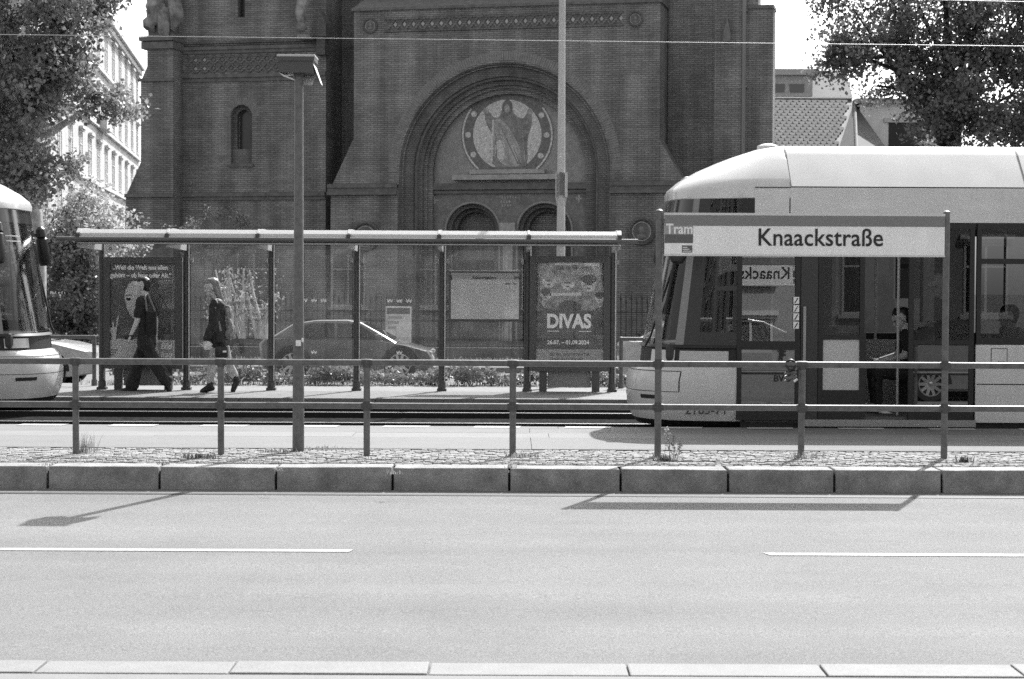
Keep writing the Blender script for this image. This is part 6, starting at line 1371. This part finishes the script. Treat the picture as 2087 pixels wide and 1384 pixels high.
    for sd in ('n', 'f'):
        an, toe, kn = j['an_'+sd], j['toe_'+sd], j['kn_'+sd]; d = (toe-an); hl = an-Vector((d.x, d.y, 0))*.28-Vector((0, 0, .035))*k_; hl.z = max(hl.z, min(toe.z, an.z)-.01)
        bt = S.get('boot', .05); up_ = an.lerp(kn, bt/max(.05, (kn-an).length))
        part('shoe', [(up_, .050*k_, an, .050*k_), (an, .050*k_, hl, .045*k_), (hl, .042*k_, toe, .040*k_), (an, .045*k_, toe, .040*k_)], S.get('shoe', BLK2), .011)
    # hair
    hr = S['hair']; seg = [(q(-.045, .05), .098*k_, q(-.005, .068), .088*k_), (q(.0, .075), .075*k_, q(.045, .085), .045*k_), (q(-.05, .0), .085*k_, q(-.05, -.03), .075*k_)]
    if hr == 'long': seg += [(q(-.06, .02), .08*k_, q(-.075, -.12), .062*k_), (q(-.075, -.12), .062*k_, q(-.10, -.26), .045*k_), (q(-.055, .0, -.055), .042*k_, q(-.07, -.17, -.06), .03*k_), (q(-.055, .0, .055), .042*k_, q(-.07, -.17, .06), .03*k_)]
    if hr == 'cap': pass
    hm = part('hair', seg, S['hairm'], .010, 3)
    if hr == 'cap': part('cap', [(q(-.02, .07), .104*k_, q(.01, .08), .098*k_), (q(.06, .06), .06*k_, q(.15, .045), .035*k_)], WHITE, .010, 3)
    for s_ in (-1, 1):
        mb = MB(); mb.sphere(q(.088, .012, s_*.036), .010*k_, 8); obj('eye', mb, INK, t, True, local=True)
    return t, j, q
D = 29.05; b1 = P(298, 801, D); b1.z = ZP2
pA_, jA, qA = person('woman striding left past the quotation poster in black wide trousers', D, dict(
    head=(289, 583, 0), neck=(297, 602, 0), sh_n=(293, 614, -.17), sh_f=(297, 614, .17), pelvis=(299, 694, 0),
    el_n=(284, 656, -.20), wr_n=(272, 683, -.20), el_f=(312, 652, .22), wr_f=(312, 688, .22),
    hip_n=(298, 697, -.09), kn_n=(319, 741, -.09), an_n=(343, 777, -.10), toe_n=(348, 796, -.10),
    hip_f=(296, 697, .09), kn_f=(276, 744, .09), an_f=(266, 792, .09), toe_f=(246, 798, .09)),
    dict(top=BLK, legs=BLK, hair='short', hairm=HAIRD, trouser=1.95, flare=.055, sleeve=.62, slv=.03, bulk=.02, hem=.06, face=(-1, -.1, -.12), curl=.9), b1)
p = P(264, 688, D-.2); cm = thing('camera_body', 'small black camera held by the woman in wide trousers', 'camera', p)
obj('case', MB().box(p.x-.045, p.x+.055, p.y-.03, p.y+.05, p.z-.035, p.z+.04, 0, .01), DARK, cm); mb = MB(); mb.tube([(p.x-.045, p.y+.01, p.z), (p.x-.075, p.y+.01, p.z)], .028, 12); obj('lens', mb, BLACK, cm, True)
p = P(312, 660, D-.26); tb = thing('tote_bag', 'dark cloth tote bag hanging from the striding woman shoulder', 'bag', p)
mb = MB(); a0, a1 = P(303, 634, D), P(323, 684, D); mb.box(a0.x, a1.x+.01, p.y+.01, p.y+.10, a1.z, a0.z, 0, .03); obj('pouch', mb, mat('tote_cloth', .022, .9, var=.3, scale=10), tb, True)
mb = MB(); s0 = P(300, 606, D); mb.tube([(a0.x+.02, p.y+.03, a0.z), (s0.x, p.y+.06, s0.z+.03), (s0.x+.03, p.y+.14, s0.z+.05), (a1.x-.02, p.y+.09, a0.z)], .016, 8); obj('strap', mb, mat('strap_grey', .2, .8), tb, True)
D = 28.9; b2 = P(450, 801, D); b2.z = ZP2
pB_, jB, qB = person('woman with long fair hair in black jacket and boots walking left', D, dict(
    head=(431, 586, 0), neck=(440, 606, 0), sh_n=(444, 620, -.17), sh_f=(446, 620, .17), pelvis=(448, 697, 0),
    el_n=(440, 663, -.21), wr_n=(426, 691, -.22), el_f=(448, 662, .21), wr_f=(434, 692, .20),
    hip_n=(446, 700, -.09), kn_n=(434, 742, -.09), an_n=(430, 786, -.09), toe_n=(414, 797, -.09),
    hip_f=(450, 700, .09), kn_f=(464, 743, .09), an_f=(480, 773, .09), toe_f=(473, 797, .09)),
    dict(top=mat('black_jacket', .02, .6, var=.3, scale=9), legs=mat('pale_trouser_cloth', .46, .8, var=.3, scale=10), hair='long', hairm=HAIRL, trouser=1.75, flare=.015, sleeve=1.93, slv=.038, bulk=.035, hem=.0, boot=.16, face=(-1, -.05, -.25), curl=.8), b2)
p = P(464, 660, D-.1); bk = thing('backpack', 'pale patterned backpack on the fair haired woman', 'backpack', p); mb = MB(); a0, a1 = P(459, 618, D), P(474, 694, D)
mb.sphere(((a0.x+a1.x)/2, D+.02, a1.z+.20), ((a1.x-a0.x)*.62, .15, .22), 16); mb2 = blobmesh('pouch', [(((a0.x+a1.x)/2-p.x, D-p.y+y_, a1.z+.10-p.z), .085, ((a0.x+a1.x)/2-.015-p.x, D-p.y+y_, a0.z-.09-p.z), .06) for y_ in (-.07, .02, .11)], .012, mat('patterned_cloth', .22, .8, var=.8, scale=24), 4, .02); obj('pouch', mb2 if True else mb, mat('patterned_cloth', .22, .8, var=.8, scale=24), bk, True)
mb = MB(); mb.tube([(a0.x+.02, D-.13, a0.z-.03), (a0.x-.05, D-.20, a0.z+.03), (a0.x-.11, D-.24, a0.z-.06), (a0.x-.04, D-.20, a1.z+.15)], .018, 8); obj('strap', mb, mat('strap_pale', .28, .8), bk, True)
p = P(457, 717, D-.27); sb = thing('shoulder_bag', 'small dark shoulder bag at the fair haired woman hip', 'bag', p); a0, a1 = P(444, 704, D), P(470, 728, D)
obj('pouch', MB().box(a0.x, a1.x, D-.30, D-.20, a1.z, a0.z, 0, .03), BLK2, sb, True)
mb = MB(); mb.box(p.x-.02, p.x+.04, D-.305, D-.299, p.z-.01, p.z+.02, 0, .003); obj('buckle', mb, CHROME, sb)
p = P(424, 704, D-.25); pk = thing('paper_bag', 'crumpled white paper held by the fair haired woman', 'paper', p); mb = MB(); mb.sphere(p, (.07, .05, .06), 10)
for i, v in enumerate(mb.v): mb.v[i] = tuple(Vector(v)+Vector((noise.noise(Vector(v)*30), noise.noise(Vector(v)*30+Vector((7, 0, 0))), noise.noise(Vector(v)*30+Vector((0, 7, 0)))))*.03)
obj('sheet', mb, WHITE, pk)
# passengers in the near tram
def seated(label, D, px, py_seat, S, grp='passengers in the tram'):
    s_ = FPX/D/1.0; u = lambda dx, dz: (px+dx*s_, py_seat-dz*s_)
    J = dict(head=(*u(-.10, .66), 0), neck=(*u(-.05, .53), 0), sh_n=(*u(-.02, .47), -.17), sh_f=(*u(-.02, .47), .17), pelvis=(*u(.03, .02), 0), el_n=(*u(-.10, .22), -.21), wr_n=(*u(-.32, .17), -.12), el_f=(*u(-.10, .22), .21), wr_f=(*u(-.32, .17), .10),
             hip_n=(*u(.0, .0), -.09), kn_n=(*u(-.42, .03), -.10), an_n=(*u(-.40, -.36), -.10), toe_n=(*u(-.55, -.41), -.10), hip_f=(*u(.0, .0), .09), kn_f=(*u(-.42, .03), .10), an_f=(*u(-.38, -.36), .10), toe_f=(*u(-.53, -.41), .10))
    b = P(px, py_seat, D); b.z = .33
    return person(label, D, J, S, b, group=grp)
GREYT = mat('grey_shirt', .10, .85)
seated('dark haired passenger bent over a phone in the open tram door', 22.35, 1853, 762, dict(top=BLK, legs=mat('dark_jeans', .03, .8), hair='short', hairm=HAIRD, sleeve=.6, face=(-1, -.1, -.5), trouser=1.9, shoe=mat('pale_shoe', .2, .6)))
seated('passenger in pale shirt sitting at the window on the far right', 21.95, 2072, 760, dict(top=mat('pale_shirt', .45, .8), legs=BLK, hair='short', hairm=HAIRD, sleeve=.6, face=(-1, -.1, -.1), trouser=1.9))
D = 22.05; b3 = P(1925, 850, D); b3.z = .33; s_ = FPX/D; u = lambda dx, z, dy=0.0: (*[(W0/2+(P(1922, 600, D).x+dx)*s_), None][:1], None)
def upr(dx, z, dy): 
    w = Vector((P(1922, 600, D).x+dx, D, z)); v = w-EYE; c = v.dot(FWD); return (W0/2+FPX*v.dot(RGT)/c, H0/2-FPX*v.dot(UP)/c, dy)
person('standing passenger in white cap behind the right door leaf', D, dict(head=upr(-.02, 1.83, 0), neck=upr(.01, 1.70, 0), sh_n=upr(.02, 1.63, -.18), sh_f=upr(.02, 1.63, .18), pelvis=upr(.03, 1.16, 0), el_n=upr(.05, 1.36, -.22), wr_n=upr(-.04, 1.14, -.22), el_f=upr(.05, 1.36, .22), wr_f=upr(-.05, 1.14, .2),
    hip_n=upr(.03, 1.15, -.09), kn_n=upr(.01, .78, -.10), an_n=upr(.03, .42, -.10), toe_n=upr(-.12, .37, -.10), hip_f=upr(.03, 1.15, .09), kn_f=upr(.02, .78, .10), an_f=upr(.05, .42, .10), toe_f=upr(-.10, .37, .10)),
    dict(top=BLK, legs=BLK, hair='cap', hairm=HAIRD, sleeve=1.9, trouser=1.95, face=(-1, -.3, -.1)), b3, group='passengers in the tram')
